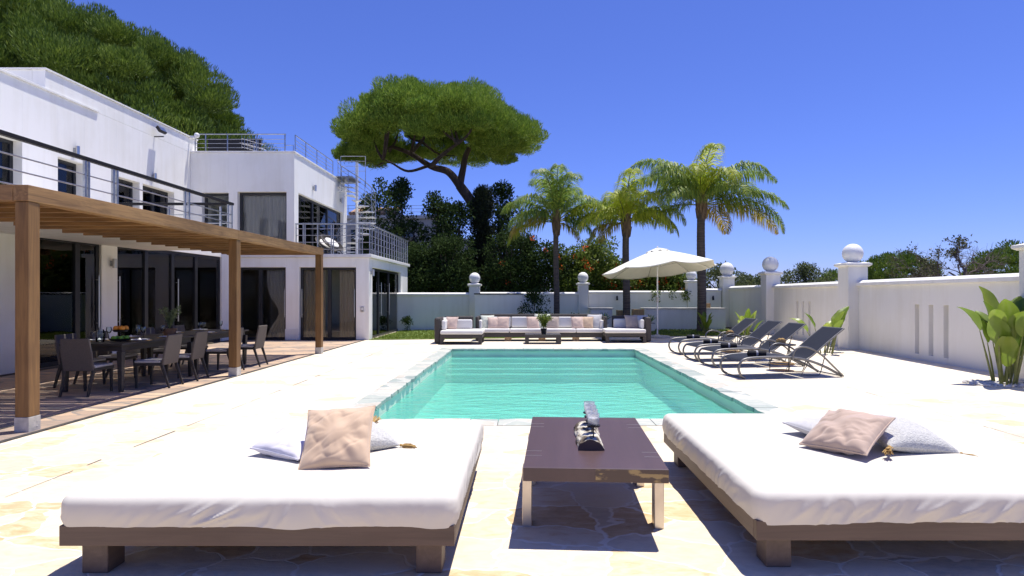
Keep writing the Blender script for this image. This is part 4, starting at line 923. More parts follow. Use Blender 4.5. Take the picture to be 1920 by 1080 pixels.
# ---------------------------------------------------------------- lounge set
def cushion_block(b, a, c): b.box(a, c)
def sofa_main():
    o = empty('outdoor_sofa', (.52, 19.0, 0), 0, 'long dark wicker sofa with white cushions facing the pool', 'sofa'); W = 2.14
    b = MB()
    b.box((-W + .1, .02, .13), (W - .1, .85, .27)); b.build('base', 'wicker', o, bevel=.015)
    MB().box((-W + .1, .72, .275), (W - .1, .86, .86)).build('backrest', 'wicker', o, bevel=.03)
    for s in (-1, 1): MB().box((min(s * W, s * (W - .095)), 0, .02), (max(s * W, s * (W - .095)), .86, .80)).build('arm', 'wicker', o, bevel=.04)
    for k, x in enumerate((-1.08, 0.02, 1.12)): MB().box((x - .11, .03, 0), (x - .003, .12, .128)).box((x + .003, .03, 0), (x + .11, .12, .128)).build('leg', 'tanwood', o, bevel=.004)
    xs = [-W + .11, -1.03, 1.13, W - .11]
    for i in range(3): MB().box((xs[i] + .006, -.02, .275), (xs[i + 1] - .006, .70, .40)).build('seat_cushion', 'cushion', o, bevel=.035, seg=4)
    xb = [-W + .13, -1.0, .06, 1.05, W - .13]
    for i in range(4):
        T_ = Matrix.Translation((0, .68, .40)) @ Matrix.Rotation(R(-8), 4, 'X')
        MB().box((xb[i] + .01, -.15, .01), (xb[i + 1] - .01, -.0, .36), mat=T_).build('back_cushion', 'cushion', o, bevel=.045, seg=4)
    MB().box((-W + .10, .1, .405), (-W + .20, .62, .68)).build('side_cushion', 'cushion', o, bevel=.04, seg=4); MB().box((W - .20, .1, .405), (W - .10, .62, .68)).build('side_cushion', 'cushion', o, bevel=.04, seg=4)
sofa_main()
def corner_chaise(x, y, s, lab):
    o = empty('corner_daybed_seat', (x, y, 0), 0, lab, 'lounge chair', 'wicker chaise seats flanking the sofa')
    def bx(a, c): return (min(s * a[0], s * c[0]), a[1], a[2]), (max(s * a[0], s * c[0]), c[1], c[2])
    MB().box(*bx((-.76, .15, .02), (-.57, 1.15, .80))).build('arm', 'wicker', o, bevel=.05)
    MB().box(*bx((-.565, 1.02, .1), (.35, 1.15, .82))).build('backrest', 'wicker', o, bevel=.04)
    MB().box(*bx((-.56, -.05, .20), (.72, 1.01, .30))).build('base', 'wicker', o, bevel=.012)
    for lx, ly in ((-.52, 0), (.64, 0), (.64, .93)): MB().box(*bx((lx - .04, ly - .04, 0), (lx + .06, ly + .06, .197))).build('leg', 'wicker', o)
    MB().box(*bx((-.55, -.07, .305), (.73, 1.0, .425))).build('seat_cushion', 'cushion', o, bevel=.04, seg=4)
    MB().box(*bx((-.55, .2, .43), (-.43, 1.0, .72))).build('back_cushion', 'cushion', o, bevel=.045, seg=4); MB().box(*bx((-.42, .87, .43), (.33, 1.0, .72))).build('back_cushion', 'cushion', o, bevel=.05, seg=4)
corner_chaise(-2.02, 17.75, 1, 'dark wicker chaise with white cushions left of the sofa')
corner_chaise(3.22, 18.35, -1, 'dark wicker chaise with white cushions under the parasol')
ct = empty('coffee_table', (.54, 17.85, 0), 0, 'low dark wicker coffee table with glass top before the sofa', 'table')
MB().box((-.55, 0, .19), (.55, .75, .285)).build('top', 'wicker', ct, bevel=.01)
for lx, ly in ((-.49, .06), (.49, .06), (-.49, .69), (.49, .69)): MB().box((lx - .06, ly - .06, 0), (lx + .06, ly + .06, .188)).build('leg', 'wicker', ct)
MB().box((-.54, .01, .288), (.54, .74, .297)).build('glass_top', 'glass2', ct)
def sofa_cushion(px, Y, z, w, mat, lab, rz=0, seed=1, tilt=68):
    x = (px - VX) * Y / F; pillow('cushion', (x, Y, z + w * .44), (R(tilt), 0, R(rz)), w, w, .15, mat, lab, seed, 1, True, n=14, group='loose cushions on the lounge set')
SC = .40
sofa_cushion(740 + 365 / 3.43, 18.45, .43, .42, 'pinkp', 'pale pink cushion on the chaise left of the sofa', -20, 1)
sofa_cushion(740 + 318 / 3.43, 18.6, .43, .40, 'cushion', 'white cushion behind the pink one on left chaise', 25, 2)
sofa_cushion(740 + 600 / 3.43, 19.48, SC, .47, 'sage', 'pale sage green cushion at the left end of the sofa', 18, 3)
sofa_cushion(740 + 638 / 3.43, 19.38, SC, .40, 'pinkp', 'pink cushion overlapping the sage green one on the sofa', 12, 4)
sofa_cushion(740 + 696 / 3.43, 19.36, SC, .42, 'pinkp', 'pink cushion third from the left end of the sofa', -10, 5)
sofa_cushion(740 + 890 / 3.43, 19.40, SC, .42, 'pinkp', 'pinkish cushion left of the large cream one mid sofa', 8, 6)
sofa_cushion(740 + 950 / 3.43, 19.50, SC, .52, 'sage', 'large cream cushion behind the potted plant on sofa', 0, 7)
sofa_cushion(740 + 1016 / 3.43, 19.42, SC, .42, 'taupe', 'taupe cushion right of the large cream one mid sofa', -8, 8)
sofa_cushion(740 + 1176 / 3.43, 19.36, SC, .42, 'pinkp', 'pink cushion leftmost of three at the right sofa end', 8, 9)
sofa_cushion(740 + 1236 / 3.43, 19.40, SC, .42, 'peach', 'peach cushion in the middle of three at right sofa end', -12, 10)
sofa_cushion(740 + 1283 / 3.43, 19.50, SC, .50, 'greyp', 'light grey cushion at the right end of the sofa', -20, 11)
sofa_cushion(740 + 1526 / 3.43, 18.98, .43, .46, 'taupe', 'taupe cushion on the chaise under the parasol', 10, 12)
sofa_cushion(740 + 1582 / 3.43, 19.02, .43, .46, 'greyp', 'pale cushion right of the taupe one under the parasol', -15, 13)

# ---------------------------------------------------------------- dining set
def make_chair():
    o = empty('dining_chair', (0, 0, 0))
    T_ = Matrix.Translation((0, -.22, .40)) @ Matrix.Rotation(R(10), 4, 'X')
    b = MB(); vs = []
    for z, hw in ((-.03, .215), (.22, .225), (.46, .205)):
        for x, y in ((-hw, -.018), (hw, -.018), (hw, .018), (-hw, .018)): vs.append(tuple(T_ @ Vector((x, y + (.012 if abs(x) > 9 else 0), z))))
    fs = [(0, 3, 2, 1), (8, 9, 10, 11)]
    for k in (0, 4): fs += [(k + i, k + (i + 1) % 4, k + 4 + (i + 1) % 4, k + 4 + i) for i in range(4)]
    b.add(vs, fs); b.build('backrest', 'chairback', o, bevel=.010)
    MB().box((-.225, -.20, .36), (.225, .23, .40)).build('seat_frame', 'chairleg', o, bevel=.006)
    MB().box((-.215, -.18, .402), (.215, .225, .445)).build('seat_cushion', 'seatpad', o, bevel=.015, seg=3)
    for sx in (-1, 1):
        MB().frus((sx * .20, -.32, 0), (.026, .026), (sx * .20, -.20, .38), (.04, .045)).build('leg', 'chairleg', o)
        MB().frus((sx * .20, .20, 0), (.026, .026), (sx * .20, .19, .36), (.04, .04)).build('leg', 'chairleg', o)
    return o
ch = make_chair()
spots = [(-6.63, 8.92, 2, 'brown dining chair at the near head of the table, beside the first pergola post'),
         (-6.05, 9.62, 92, 'dining chair on pool side at fruit stand, nearest of its row'), (-6.02, 10.36, 94, 'dining chair on pool side, second of its row'),
         (-5.93, 11.50, 90, 'dining chair on pool side, partly behind the middle pergola post'), (-5.86, 12.42, 92, 'dining chair on pool side, just right of the middle pergola post'),
         (-7.25, 9.62, -92, 'dining chair on villa side facing the glass jug'), (-7.22, 10.36, -88, 'dining chair on villa side, left of the olive plant'),
         (-7.13, 11.50, -91, 'dining chair on villa side, just beyond the olive plant'), (-7.06, 12.42, -90, 'dining chair on villa side, farthest of its row')]
for i, (x, y, a, l) in enumerate(spots):
    o = ch if i == 0 else copy_tree(ch); o.location = (x, y, .003); o.rotation_euler.z = R(a); tag(o, l, 'dining chair', 'brown dining chairs under the pergola')
def make_dining(x, y, L, lab):
    o = empty('dining_table', (x, y, .003), R(-2), lab, 'dining table', 'two dark dining tables set end to end')
    MB().box((-.5, 0, .715), (.5, L, .75)).build('tabletop', 'chairleg', o, bevel=.006)
    MB().box((-.45, .06, .63), (.45, L - .06, .714)).build('apron', 'chairleg', o, bevel=.004)
    for sx in (-1, 1):
        for yy in (.06, L - .06): MB().frus((sx * .44, yy, 0), (.05, .05), (sx * .44, yy, .63), (.085, .085)).build('leg', 'chairleg', o, bevel=.004)
make_dining(-6.66, 8.98, 1.88, 'dark dining table with fruit stand, nearer the camera'); make_dining(-6.58, 10.90, 1.88, 'dark dining table beyond the olive plant')
TZ = .753
fs_ = empty('fruit_stand', (-6.50, 9.42, TZ), 0, 'two tier black wire fruit stand on near dining table', 'fruit stand')
MB().lathe([(.13, .015), (.16, .05), (.155, .05), (.12, .02)], n=28).build('tray', 'black', fs_, smooth=40); MB().lathe([(.09, .155), (.115, .19), (.11, .19), (.08, .16)], n=28).build('tray', 'black', fs_, smooth=40)
MB().tube([(0, 0, 0), (0, 0, .36)], .006, 6).build('stem', 'black', fs_); MB().lathe([(.135, .05), (.13, .15)], n=16).build('basket_wall', 'black', fs_) if False else None
for k, (dx, dy) in enumerate(((-.045, -.04), (.05, -.035), (-.04, .05), (.05, .05))):
    o = MB().sphere((0, 0, 0), .042, 16).build('orange', 'orange', smooth=180); o.location = (-6.50 + dx, 9.42 + dy, TZ + .212); tag(o, ['left orange in front on top tier', 'right orange in front on top tier', 'left orange at the back of top tier', 'right orange at the back of top tier'][k], 'orange', 'oranges on the fruit stand')
for k in range(7):
    a = k * 6.283 / 7 - .9; o = MB().sphere((0, 0, 0), .034, 14, sz=.9).build('lime', 'lime', smooth=180); o.location = (-6.50 + .095 * math.cos(a), 9.42 + .095 * math.sin(a), TZ + .062); tag(o, 'green lime on the lower tier of the fruit stand', 'lime', 'limes on the fruit stand')
jg = empty('water_jug', (-6.74, 9.30, TZ), 0, 'clear glass jug with handle beside the fruit stand', 'jug')
MB().lathe([(.05, 0), (.06, .02), (.062, .14), (.05, .2), (.047, .2), (.058, .14), (.056, .025), (.045, .01)], n=24).build('body', 'glass2', jg, smooth=40); MB().tube(smooth_path([(-.06, 0, .05), (-.11, 0, .08), (-.11, 0, .14), (-.055, 0, .17)]), .006, 6).build('handle', 'glass2', jg, smooth=60)
def make_glass():
    o = empty('wine_glass'); MB().lathe([(.034, 0), (.034, .003), (.004, .008), (.0035, .10), (.02, .115), (.038, .145), (.041, .175), (.034, .215), (.032, .215), (.039, .175), (.036, .147), (.018, .119)], n=20).build('bowl', 'glass2', o, smooth=60); return o
wg = make_glass()
gl_sp = [(-6.42, 9.72, 'wine glass nearest the fruit stand'), (-6.40, 9.83, 'wine glass second from the fruit stand'), (-6.40, 10.35, 'single wine glass in front of the second pool side chair'),
         (-6.92, 9.75, 'wine glass on villa side across from the fruit stand'), (-6.90, 10.45, 'wine glass on villa side near the olive plant'),
         (-6.30, 11.35, 'left one of the pair of wine glasses on the far table'), (-6.29, 11.47, 'right one of the pair of wine glasses on the far table'), (-6.26, 12.05, 'wine glass beside the middle pergola post')]
for i, (x, y, l) in enumerate(gl_sp):
    o = wg if i == 0 else copy_tree(wg); o.location = (x, y, TZ); tag(o, l, 'wine glass', 'wine glasses on the dining tables')
def make_plate():
    o = empty('dinner_plate'); MB().lathe([(.07, 0), (.12, .008), (.145, .018), (.143, .021), (.11, .012), (.002, .008)], n=28).build('plate', 'white', o, smooth=40)
    MB().lathe([(.03, .012), (.034, .016), (.002, .045)], (0, 0, 0), 10).build('napkin', 'cushion', o); MB().lathe([(.18, -.001), (.18, .003), (.002, .003)], n=28).build('placemat', 'tanwood', o, smooth=40); return o
pl = make_plate(); k = 0
for (y, w) in ((9.6, 'beside the fruit stand'), (10.33, 'left of the olive plant'), (11.5, 'at the near half of the far table'), (12.4, 'at the far end of the far table')):
    for sx, sd_ in ((.33, 'pool side'), (-.33, 'villa side')):
        o = pl if k == 0 else copy_tree(pl); k += 1; o.location = (-6.66 + (y - 9) * .035 + sx, y, TZ + .002); tag(o, 'white plate on a woven mat, %s, %s' % (sd_, w), 'plate', 'place settings on the dining tables')
def pot_plant(name, loc, lab, pot_r, pot_h, pot_mat, leaf_mat, kind, hgt, spread, n, lw=.02, ll=.07, cat='plant'):
    o = empty(name, loc, 0, lab, cat); rr = random.Random(hash(lab) % 1000 if False else len(lab))
    if pot_r: MB().lathe([(pot_r * .7, 0), (pot_r, pot_h), (pot_r * .9, pot_h), (pot_r * .85, pot_h * .9)], n=20).build('pot', pot_mat, o, smooth=40)
    if kind == 'twigs':
        P = []; D = []; b = MB()
        for k in range(16):
            a = rr.random() * 6.28; e = rr.random() ** .6 * spread; tip = Vector((math.cos(a) * e, math.sin(a) * e, pot_h + hgt * rr.uniform(.65, 1.0))); mid = Vector((tip.x * .35, tip.y * .35, pot_h + hgt * .45)); pts = smooth_path([(0, 0, pot_h * .8), mid, tip], 6); b.tube(pts, .003, 4)
            for q in range(n // 16):
                t = rr.uniform(.3, 1); p = pts[int(t * (len(pts) - 1))]; P.append(tuple(p)); d = Vector((rr.gauss(0, 1), rr.gauss(0, 1), rr.gauss(.5, .8))); D.append(tuple(d))
        b.build('stems', 'stem', o); leaves('foliage', np.array(P), np.array(D), ll, lw, leaf_mat, o)
    return o
pot_plant('potted_olive', (-6.50, 10.72, TZ), 'small olive bush in a terracotta bowl on the dining tables', .12, .13, 'terracotta', 'olive', 'twigs', .42, .22, 700, .016, .055, 'potted plant')
pot_plant('potted_plant', (.57, 18.2, .298), 'leafy green plant in a dark vase on the coffee table', .10, .16, 'handrail', 'hedge', 'twigs', .46, .30, 900, .03, .09, 'potted plant')

# ---------------------------------------------------------------- broad leaved plants
def blade_leaf(b, base, tip_dir, L, Wd, stalk, droop=.25, mi=0, split=None, seed=1.0):
    """stalk then a folded oval leaf"""
    d = Vector(tip_dir).normalized(); side = d.cross(Vector((0, 0, 1)));
    side = side.normalized() if side.length > .05 else Vector((1, 0, 0))
    p = Vector(base) + d * stalk; nz = side.cross(d).normalized(); N_ = 10; rows = []
    for i in range(N_ + 1):
        t = i / N_; dd = (d + Vector((0, 0, -1)) * droop * t * t * 1.2).normalized()
        if i: p = p + dd * L / N_
        w = Wd * (math.sin(math.pi * min(1, t * .96 + .03)) ** .75) * (1 - .25 * t) / 2
        nn = side.cross(dd).normalized(); wv = .03 * math.sin(t * 11 + seed)
        rows.append([p + side * w * q + nn * (abs(q) * w * .45 + wv * abs(q) * w * 3) for q in (-1, -.5, 0, .5, 1)])
    base_i = len(b.v)
    for r in rows: b.v += [tuple(x) for x in r]
    for i in range(N_):
        for j in range(4): a = base_i + i * 5 + j; b.f.append((a, a + 5, a + 6, a + 1)); b.m.append(mi)
def strelitzia(loc, lab, n, hmin, hmax, lean, lw, ll, seed, group=None, spread=.12):
    o = empty('bird_of_paradise_plant', loc, 0, lab, 'plant', group); rr = random.Random(seed); lv = MB(); sb = MB()
    for k in range(n):
        a = rr.random() * 6.28 + k * 2.4; e = rr.uniform(.25, 1) * lean; h = rr.uniform(hmin, hmax)
        base = Vector((math.cos(a) * spread * rr.random(), math.sin(a) * spread * rr.random(), 0)); d = Vector((math.cos(a) * e, math.sin(a) * e, 1)).normalized()
        top = base + d * h; pts = smooth_path([base, base + d * h * .5 + Vector((0, 0, .02)), top], 4); sb.tube(pts, [.016] * (len(pts) - 4) + [.012, .010, .008, .006], 6)
        d2 = (d + Vector((math.cos(a), math.sin(a), 0)) * rr.uniform(.05, .45)).normalized(); f = rr.uniform(.75, 1.1)
        blade_leaf(lv, top, d2, ll * f, lw * f, 0, rr.uniform(.15, .7), seed=rr.random() * 6)
    sb.build('stems', 'stem', o, smooth=60); lv.build('leaves', 'strel', o, smooth=180); return o
strelitzia((8.08, 9.9, 0), 'large banana leaved plant at the right edge by the near wall pillar', 24, .30, 1.10, .27, .36, .62, 5, spread=.24)
strelitzia((7.75, 15.1, 0), 'broad leaved plant behind the nearest lounger at the wall pillar', 9, .45, .85, .6, .32, .58, 14, spread=.25)
strelitzia((7.0, 18.6, 0), 'yellow green fan plant behind the two farthest loungers', 15, .12, .55, .55, .20, .62, 21)
strelitzia((6.85, 22.3, 0), 'small dark leaved plant right of the tall palm trunk', 14, .1, .55, .35, .20, .40, 9)
# agave like rosettes
def rosette(loc, lab, n, L, Wd, seed):
    o = empty('agave_plant', loc, 0, lab, 'plant'); rr = random.Random(seed); b = MB()
    for k in range(n):
        a = k * 2.399; e = .15 + 1.3 * (k / n); d = Vector((math.cos(a) * e, math.sin(a) * e, 1)); blade_leaf(b, (0, 0, .05), d, L * rr.uniform(.8, 1.1), Wd, 0, .35, seed=k)
    b.build('leaves', 'agave', o, smooth=180); MB().tube([(0, 0, 0), (0, 0, .12)], .05, 10).build('stem', 'stem', o); return o
rosette((3.02, 22.6, .38), 'pointed green rosette plant right of the sofa', 34, .46, .05, 3); MB_ = None
rosette((5.15, 24.2, .30), 'small rosette plant left of the parasol pole', 26, .40, .05, 4)
for (x, y, h, lab) in ((3.02, 22.6, .40, 'white planter holding the larger rosette plant'), (5.15, 24.2, .32, 'white planter holding the smaller rosette plant')):
    o = empty('planter', (x, y, .01), 0, lab, 'planter'); MB().frus((0, 0, 0), (.32, .32), (0, 0, h), (.42, .42)).build('pot', 'wallwhite', o, bevel=.01); MB().box((-.17, -.17, h - .01), (.17, .17, h + .015)).build('soil', 'bark', o)
# pebbles by the wall plant
b = MB(); rr = random.Random(8)
for k in range(150):
    a = rr.random() * 6.28; r = rr.random() ** .5 * .6; s_ = rr.uniform(.015, .05); b.sphere((7.95 + r * math.cos(a) * .9, 9.85 + r * math.sin(a) * .6, s_ * .4), s_, 8, sz=.6)
tag(b.build('pebbles', 'pebble', smooth=180), 'white pebbles round the foot of the banana leaved plant', 'pebbles', kind='stuff')

# ---------------------------------------------------------------- trees
def pine(name, C, rad, n_puff, pr, per, ll, lw, mat, lab, trunk=None, face=None, zcut=-.35, dead=False, cat='tree', group=None):
    o = empty(name, (C[0], C[1], 0), 0, lab, cat, group)
    C = np.array(C, float); cen = []; nor = []
    tries = 0
    while len(cen) < n_puff and tries < 40000:
        tries += 1
        d = unit(1)[0]
        if d[2] < zcut: continue
        if face is not None and np.dot(d, face) < -.15: continue
        k = rng.uniform(.80, 1.0); 
        if d[2] < 0: k *= rng.uniform(.75, 1)
        lump = 1 + .10 * noise.noise(Vector((d[0] * 2.2 + C[0], d[1] * 2.2, d[2] * 2.2)))
        p = C + d * np.array(rad) * k * lump
        if trunk: p[2] -= (1.0 if d[0] < 0 else .5) * abs(d[0]) ** 3
        if any(np.linalg.norm((p - q) * [1, 1, 1.25]) < pr * (1.18 if rad[0] < 6 and face is None else 1.12) for q in cen) and tries < 9000: continue
        cen.append(p); nor.append(d)
    P = []; Dn = []
    for p, d in zip(cen, nor):
        r = pr * rng.uniform(.7, 1.3); u = unit(per)
        bud = unit(26); near = (u @ bud.T).max(1)                     # lobes carry smaller round tufts
        rr_ = (.60 + .45 * np.clip((near - .80) / .20, 0, 1))[:, None] * (rng.random(per) ** .25)[:, None]
        sq = np.array([1, 1, .85]); q = u * r * rr_ * sq; q[:, 2] = np.where(q[:, 2] < 0, q[:, 2] * .5, q[:, 2]); q = p + q
        P.append(q - C * [1, 1, 0]); Dn.append(u * .55 + np.array([0, 0, .95]) + d * .15 + rng.normal(size=(per, 3)) * .32)
    P = np.concatenate(P); Dn = np.concatenate(Dn); n = len(P)
    leaves('crown', P, Dn, rng.uniform(.7, 1.2, n) * ll, rng.uniform(.8, 1.2, n) * lw, mat, o)
    b = MB()
    if trunk:
        for pts, rs in trunk: 
            sp = smooth_path([(p[0] - C[0], p[1] - C[1], p[2]) for p in pts], 5); k = len(sp); b.tube(sp, [rs[0] + (rs[1] - rs[0]) * i / (k - 1) for i in range(k)], 10)
        # limbs to puffs
        hubs = [Vector((p[0] - C[0], p[1] - C[1], p[2])) for pts, rs in trunk for p in pts[-3:]]
        for p in cen[::3]:
            e = Vector((p[0] - C[0], p[1] - C[1], p[2] - .3)); h = min(hubs, key=lambda q: (q - e).length); m_ = h.lerp(e, .5) + Vector((0, 0, -.35)); sp = smooth_path([h, m_, e], 5); k = len(sp)
            b.tube(sp, [.10 - .075 * i / (k - 1) for i in range(k)], 5)
    else: b.tube([(0, 0, 0), (0, 0, C[2])], [rad[0] * .05, rad[0] * .03], 10)
    b.build('trunk', 'bark', o, smooth=60)
    return o
PY = 36.0
def pa_(px, py, dy=0): return tuple(at(px, py, PY + dy))
ctr = at(818, 254, PY)
trk = [([pa_(930, 640), pa_(918, 470), pa_(893, 395), pa_(862, 348)], (.42, .30)),
       ([pa_(862, 348), pa_(840, 322), pa_(808, 312), pa_(770, 288), pa_(735, 275)], (.27, .10)),
       ([pa_(862, 348), pa_(868, 318), pa_(876, 285), pa_(900, 250)], (.24, .12)),
       ([pa_(800, 312, -.5), pa_(765, 321, -1), pa_(735, 306, -1.4), pa_(718, 298, -1.6)], (.10, .03)),
       ([pa_(808, 312), pa_(830, 290, -2), pa_(860, 268, -3)], (.16, .07)), ([pa_(770, 288), pa_(790, 265, 2), pa_(800, 250, 3)], (.14, .07))]
pine('stone_pine', ctr, (5.75, 4.8, 2.1), 92, 1.00, 4000, .21, .033, 'pine', 'umbrella shaped stone pine with leaning trunk rising behind the garden', trk, zcut=-.38)
fc = np.array([.25, -.75, .55]); fc = fc / np.linalg.norm(fc)
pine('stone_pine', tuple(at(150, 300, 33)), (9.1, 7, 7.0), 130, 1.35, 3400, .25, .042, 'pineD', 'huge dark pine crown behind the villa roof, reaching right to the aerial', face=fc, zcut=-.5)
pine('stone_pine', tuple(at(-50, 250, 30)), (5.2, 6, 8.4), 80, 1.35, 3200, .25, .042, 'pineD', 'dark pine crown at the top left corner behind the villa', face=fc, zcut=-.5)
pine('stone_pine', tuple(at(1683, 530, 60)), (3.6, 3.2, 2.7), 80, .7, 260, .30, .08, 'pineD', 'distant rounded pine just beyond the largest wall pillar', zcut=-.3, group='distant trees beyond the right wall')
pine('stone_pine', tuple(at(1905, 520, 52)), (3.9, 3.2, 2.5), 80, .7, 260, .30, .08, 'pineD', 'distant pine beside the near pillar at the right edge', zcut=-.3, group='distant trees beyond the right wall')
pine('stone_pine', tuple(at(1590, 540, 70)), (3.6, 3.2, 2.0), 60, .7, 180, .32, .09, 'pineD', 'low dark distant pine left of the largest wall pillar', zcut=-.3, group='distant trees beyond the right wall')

def broadleaf(name, x, y, h, rx, z0, ncl, cr, per, ll, lw, mat, lab, seed, trunk_r=.09, cat='tree', group=None, shape='oval', bark='greybark', flowers=0, ry=None):
    o = empty(name, (x, y, 0), 0, lab, cat, group); rr = random.Random(seed); P = []; Dn = []; tb_ = MB(); cens = []
    ry = ry or rx * .8
    for k in range(ncl):
        t = rr.random(); zc = z0 + (h - z0) * t
        if shape == 'oval': w = math.sin(math.pi * min(.98, max(.06, t * .9 + .08))) ** .6
        elif shape == 'column': w = (1 - t) ** .5 * min(1, t * 8 + .4)
        else: w = 1.0 - .35 * t ** 3
        a = rr.random() * 6.283; q = rr.random() ** .5; c = np.array([math.cos(a) * q * rx * w, math.sin(a) * q * ry * w, zc]); cens.append(c)
        u = unit(per) * (rng.random((per, 1)) ** .4) * cr * rr.uniform(.7, 1.25); P.append(c + u * [1, 1, .9]); Dn.append(u / cr + rng.normal(size=(per, 3)) * .6 + [0, 0, .2 if shape != 'column' else 1.3])
    P = np.concatenate(P); Dn = np.concatenate(Dn); n = len(P); P[:, 2] = np.maximum(P[:, 2], .02)
    leaves('crown', P, Dn, rng.uniform(.7, 1.25, n) * ll, rng.uniform(.7, 1.25, n) * lw, mat, o)
    tb_.tube(smooth_path([(0, 0, 0), (rr.uniform(-.1, .1), 0, h * .3), (rr.uniform(-.2, .2), 0, h * .6), (0, 0, h * .9)], 4), [trunk_r * (1 - .8 * i / 12) for i in range(13)], 8)
    for c in cens[::2]: zb_ = max(.2, c[2] * .55); tb_.tube([(0, 0, zb_), (c[0] * .5, c[1] * .5, (zb_ + c[2]) / 2), tuple(c)], [trunk_r * .35, trunk_r * .2, .008], 5)
    tb_.build('trunk', bark, o, smooth=60)
    if flowers:
        P = []
        for k in range(flowers):
            c = cens[rr.randrange(len(cens))]; u = unit(14) * .12; off = np.array([rr.uniform(-.3, .3), -ry * .55 - rr.random() * .2, rr.uniform(-.2, .2)]); P.append(np.array([c[0], 0, c[2]]) + off + u)
        P = np.concatenate(P); leaves('flowers', P, unit(len(P)), .10, .07, 'flower', o)['kind'] = 'stuff'
    return o
G1 = 'dark trees behind the back wall'
# (px centre, top py, Y, half width m, z0, clusters, label)
DT = [(712, 345, 29.5, 1.15, 2.0, 34, 'slim dark leafy tree just right of the spiral staircase', 1),
      (752, 342, 31, 1.15, .8, 60, 'dark leafy tree with sharp top left of the paired slender trees', 2),
      (822, 362, 30, .95, .8, 48, 'dark slender tree between the neighbour house and cypress', 3),
      (858, 380, 31, 1.1, .5, 52, 'dark leafy tree directly left of the cypress', 4),
      (940, 352, 33, 1.35, 3.0, 50, 'dark broad topped tree just right of the cypress, behind the left palm', 5)]
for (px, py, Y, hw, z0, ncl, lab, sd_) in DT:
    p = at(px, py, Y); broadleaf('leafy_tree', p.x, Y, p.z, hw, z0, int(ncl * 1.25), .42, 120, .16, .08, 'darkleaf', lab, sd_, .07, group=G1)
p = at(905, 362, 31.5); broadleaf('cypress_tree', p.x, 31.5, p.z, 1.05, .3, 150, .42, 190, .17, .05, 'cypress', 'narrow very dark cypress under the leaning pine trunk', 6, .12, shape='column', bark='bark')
HB = [(700, 495, 27.2, 1.1, 'darkleaf', 'dark shrub against the wing corner railing'), (775, 470, 27.8, 1.4, 'darkleaf', 'dark hedge shrub left of the left wall ball'), (835, 455, 28.0, 1.4, 'darkleaf', 'dark hedge shrub behind the left wall ball'),
      (960, 440, 28.8, 1.5, 'darkleaf', 'dark hedge shrub behind the left palm'), (1012, 470, 28.6, 1.4, 'darkleaf', 'dark flowering shrub touching the left palm trunk'),
      (1075, 470, 28.8, 1.3, 'hedge', 'green shrub with orange flowers above the middle wall ball'), (1118, 455, 29.2, 1.2, 'hedge', 'tall green shrub between left and middle palms'),
      (1165, 495, 29.0, 1.4, 'hedge', 'green shrub with red flowers behind middle palm trunk'), (1215, 500, 29.3, 1.4, 'hedge', 'green flowering shrub behind the parasol pole'), (1262, 512, 29.3, 1.1, 'hedge', 'low green shrub at the right end of the hedge')]
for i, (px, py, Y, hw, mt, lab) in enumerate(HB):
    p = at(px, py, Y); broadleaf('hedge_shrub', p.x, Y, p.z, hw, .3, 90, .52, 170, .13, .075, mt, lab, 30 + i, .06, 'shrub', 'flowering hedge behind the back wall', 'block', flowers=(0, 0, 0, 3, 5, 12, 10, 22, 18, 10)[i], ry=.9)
# creeper sprays over the wall
P = []; Dn = []; rr = random.Random(4)
for px in (1222, 1232, 1258, 1281, 1286):
    x, y = bpt(px); z = 1.72
    for k in range(int(rr.uniform(30, 60))): z2 = z - rr.random() ** 1.5 * .5; P.append((x + rr.gauss(0, .09), y - .22 + rr.uniform(-.03, .03), z2)); Dn.append((rr.gauss(0, 1), rr.gauss(-.4, .5), rr.gauss(-.6, .5)))
tag(leaves('creeper', np.array(P), np.array(Dn), .10, .06, 'hedge'), 'green creeper sprays hanging over the back wall behind parasol', 'creeper')
# dark shrub by pump house
broadleaf('dark_shrub', .35, 23.2, 1.5, .55, .1, 22, .26, 100, .09, .05, 'darkleaf', 'purple black shrub right of the pump house', 51, .03, 'shrub')
broadleaf('small_shrub', -4.85, 24.0, .5, .22, .05, 8, .15, 60, .07, .04, 'darkleaf', 'tiny dark shrub at the corner of wing and back wall', 52, .015, 'shrub')
broadleaf('low_shrub', 2.0, 23.4, .62, .5, .05, 12, .2, 70, .08, .05, 'hedge', 'low green shrub peeping above the right end of sofa', 53, .02, 'shrub')
# far bushes past the right wall
for i, (px, py, Y, hw, lab) in enumerate(((1352, 505, 48, 2.6, 'olive green tree just left of the farthest large pillar'), (1385, 520, 52, 2.0, 'low olive bush between the two farthest pillars'), (1510, 503, 50, 2.0, 'rounded olive green tree between the middle pillars'), (1432, 518, 55, 1.6, 'small distant bush behind the second far pillar'))):
    p = at(px, py, Y); broadleaf('olive_tree', p.x, Y, p.z, hw, 1.0, 50, .6, 110, .22, .10, 'farleaf', lab, 70 + i, .12, group='distant trees beyond the right wall')
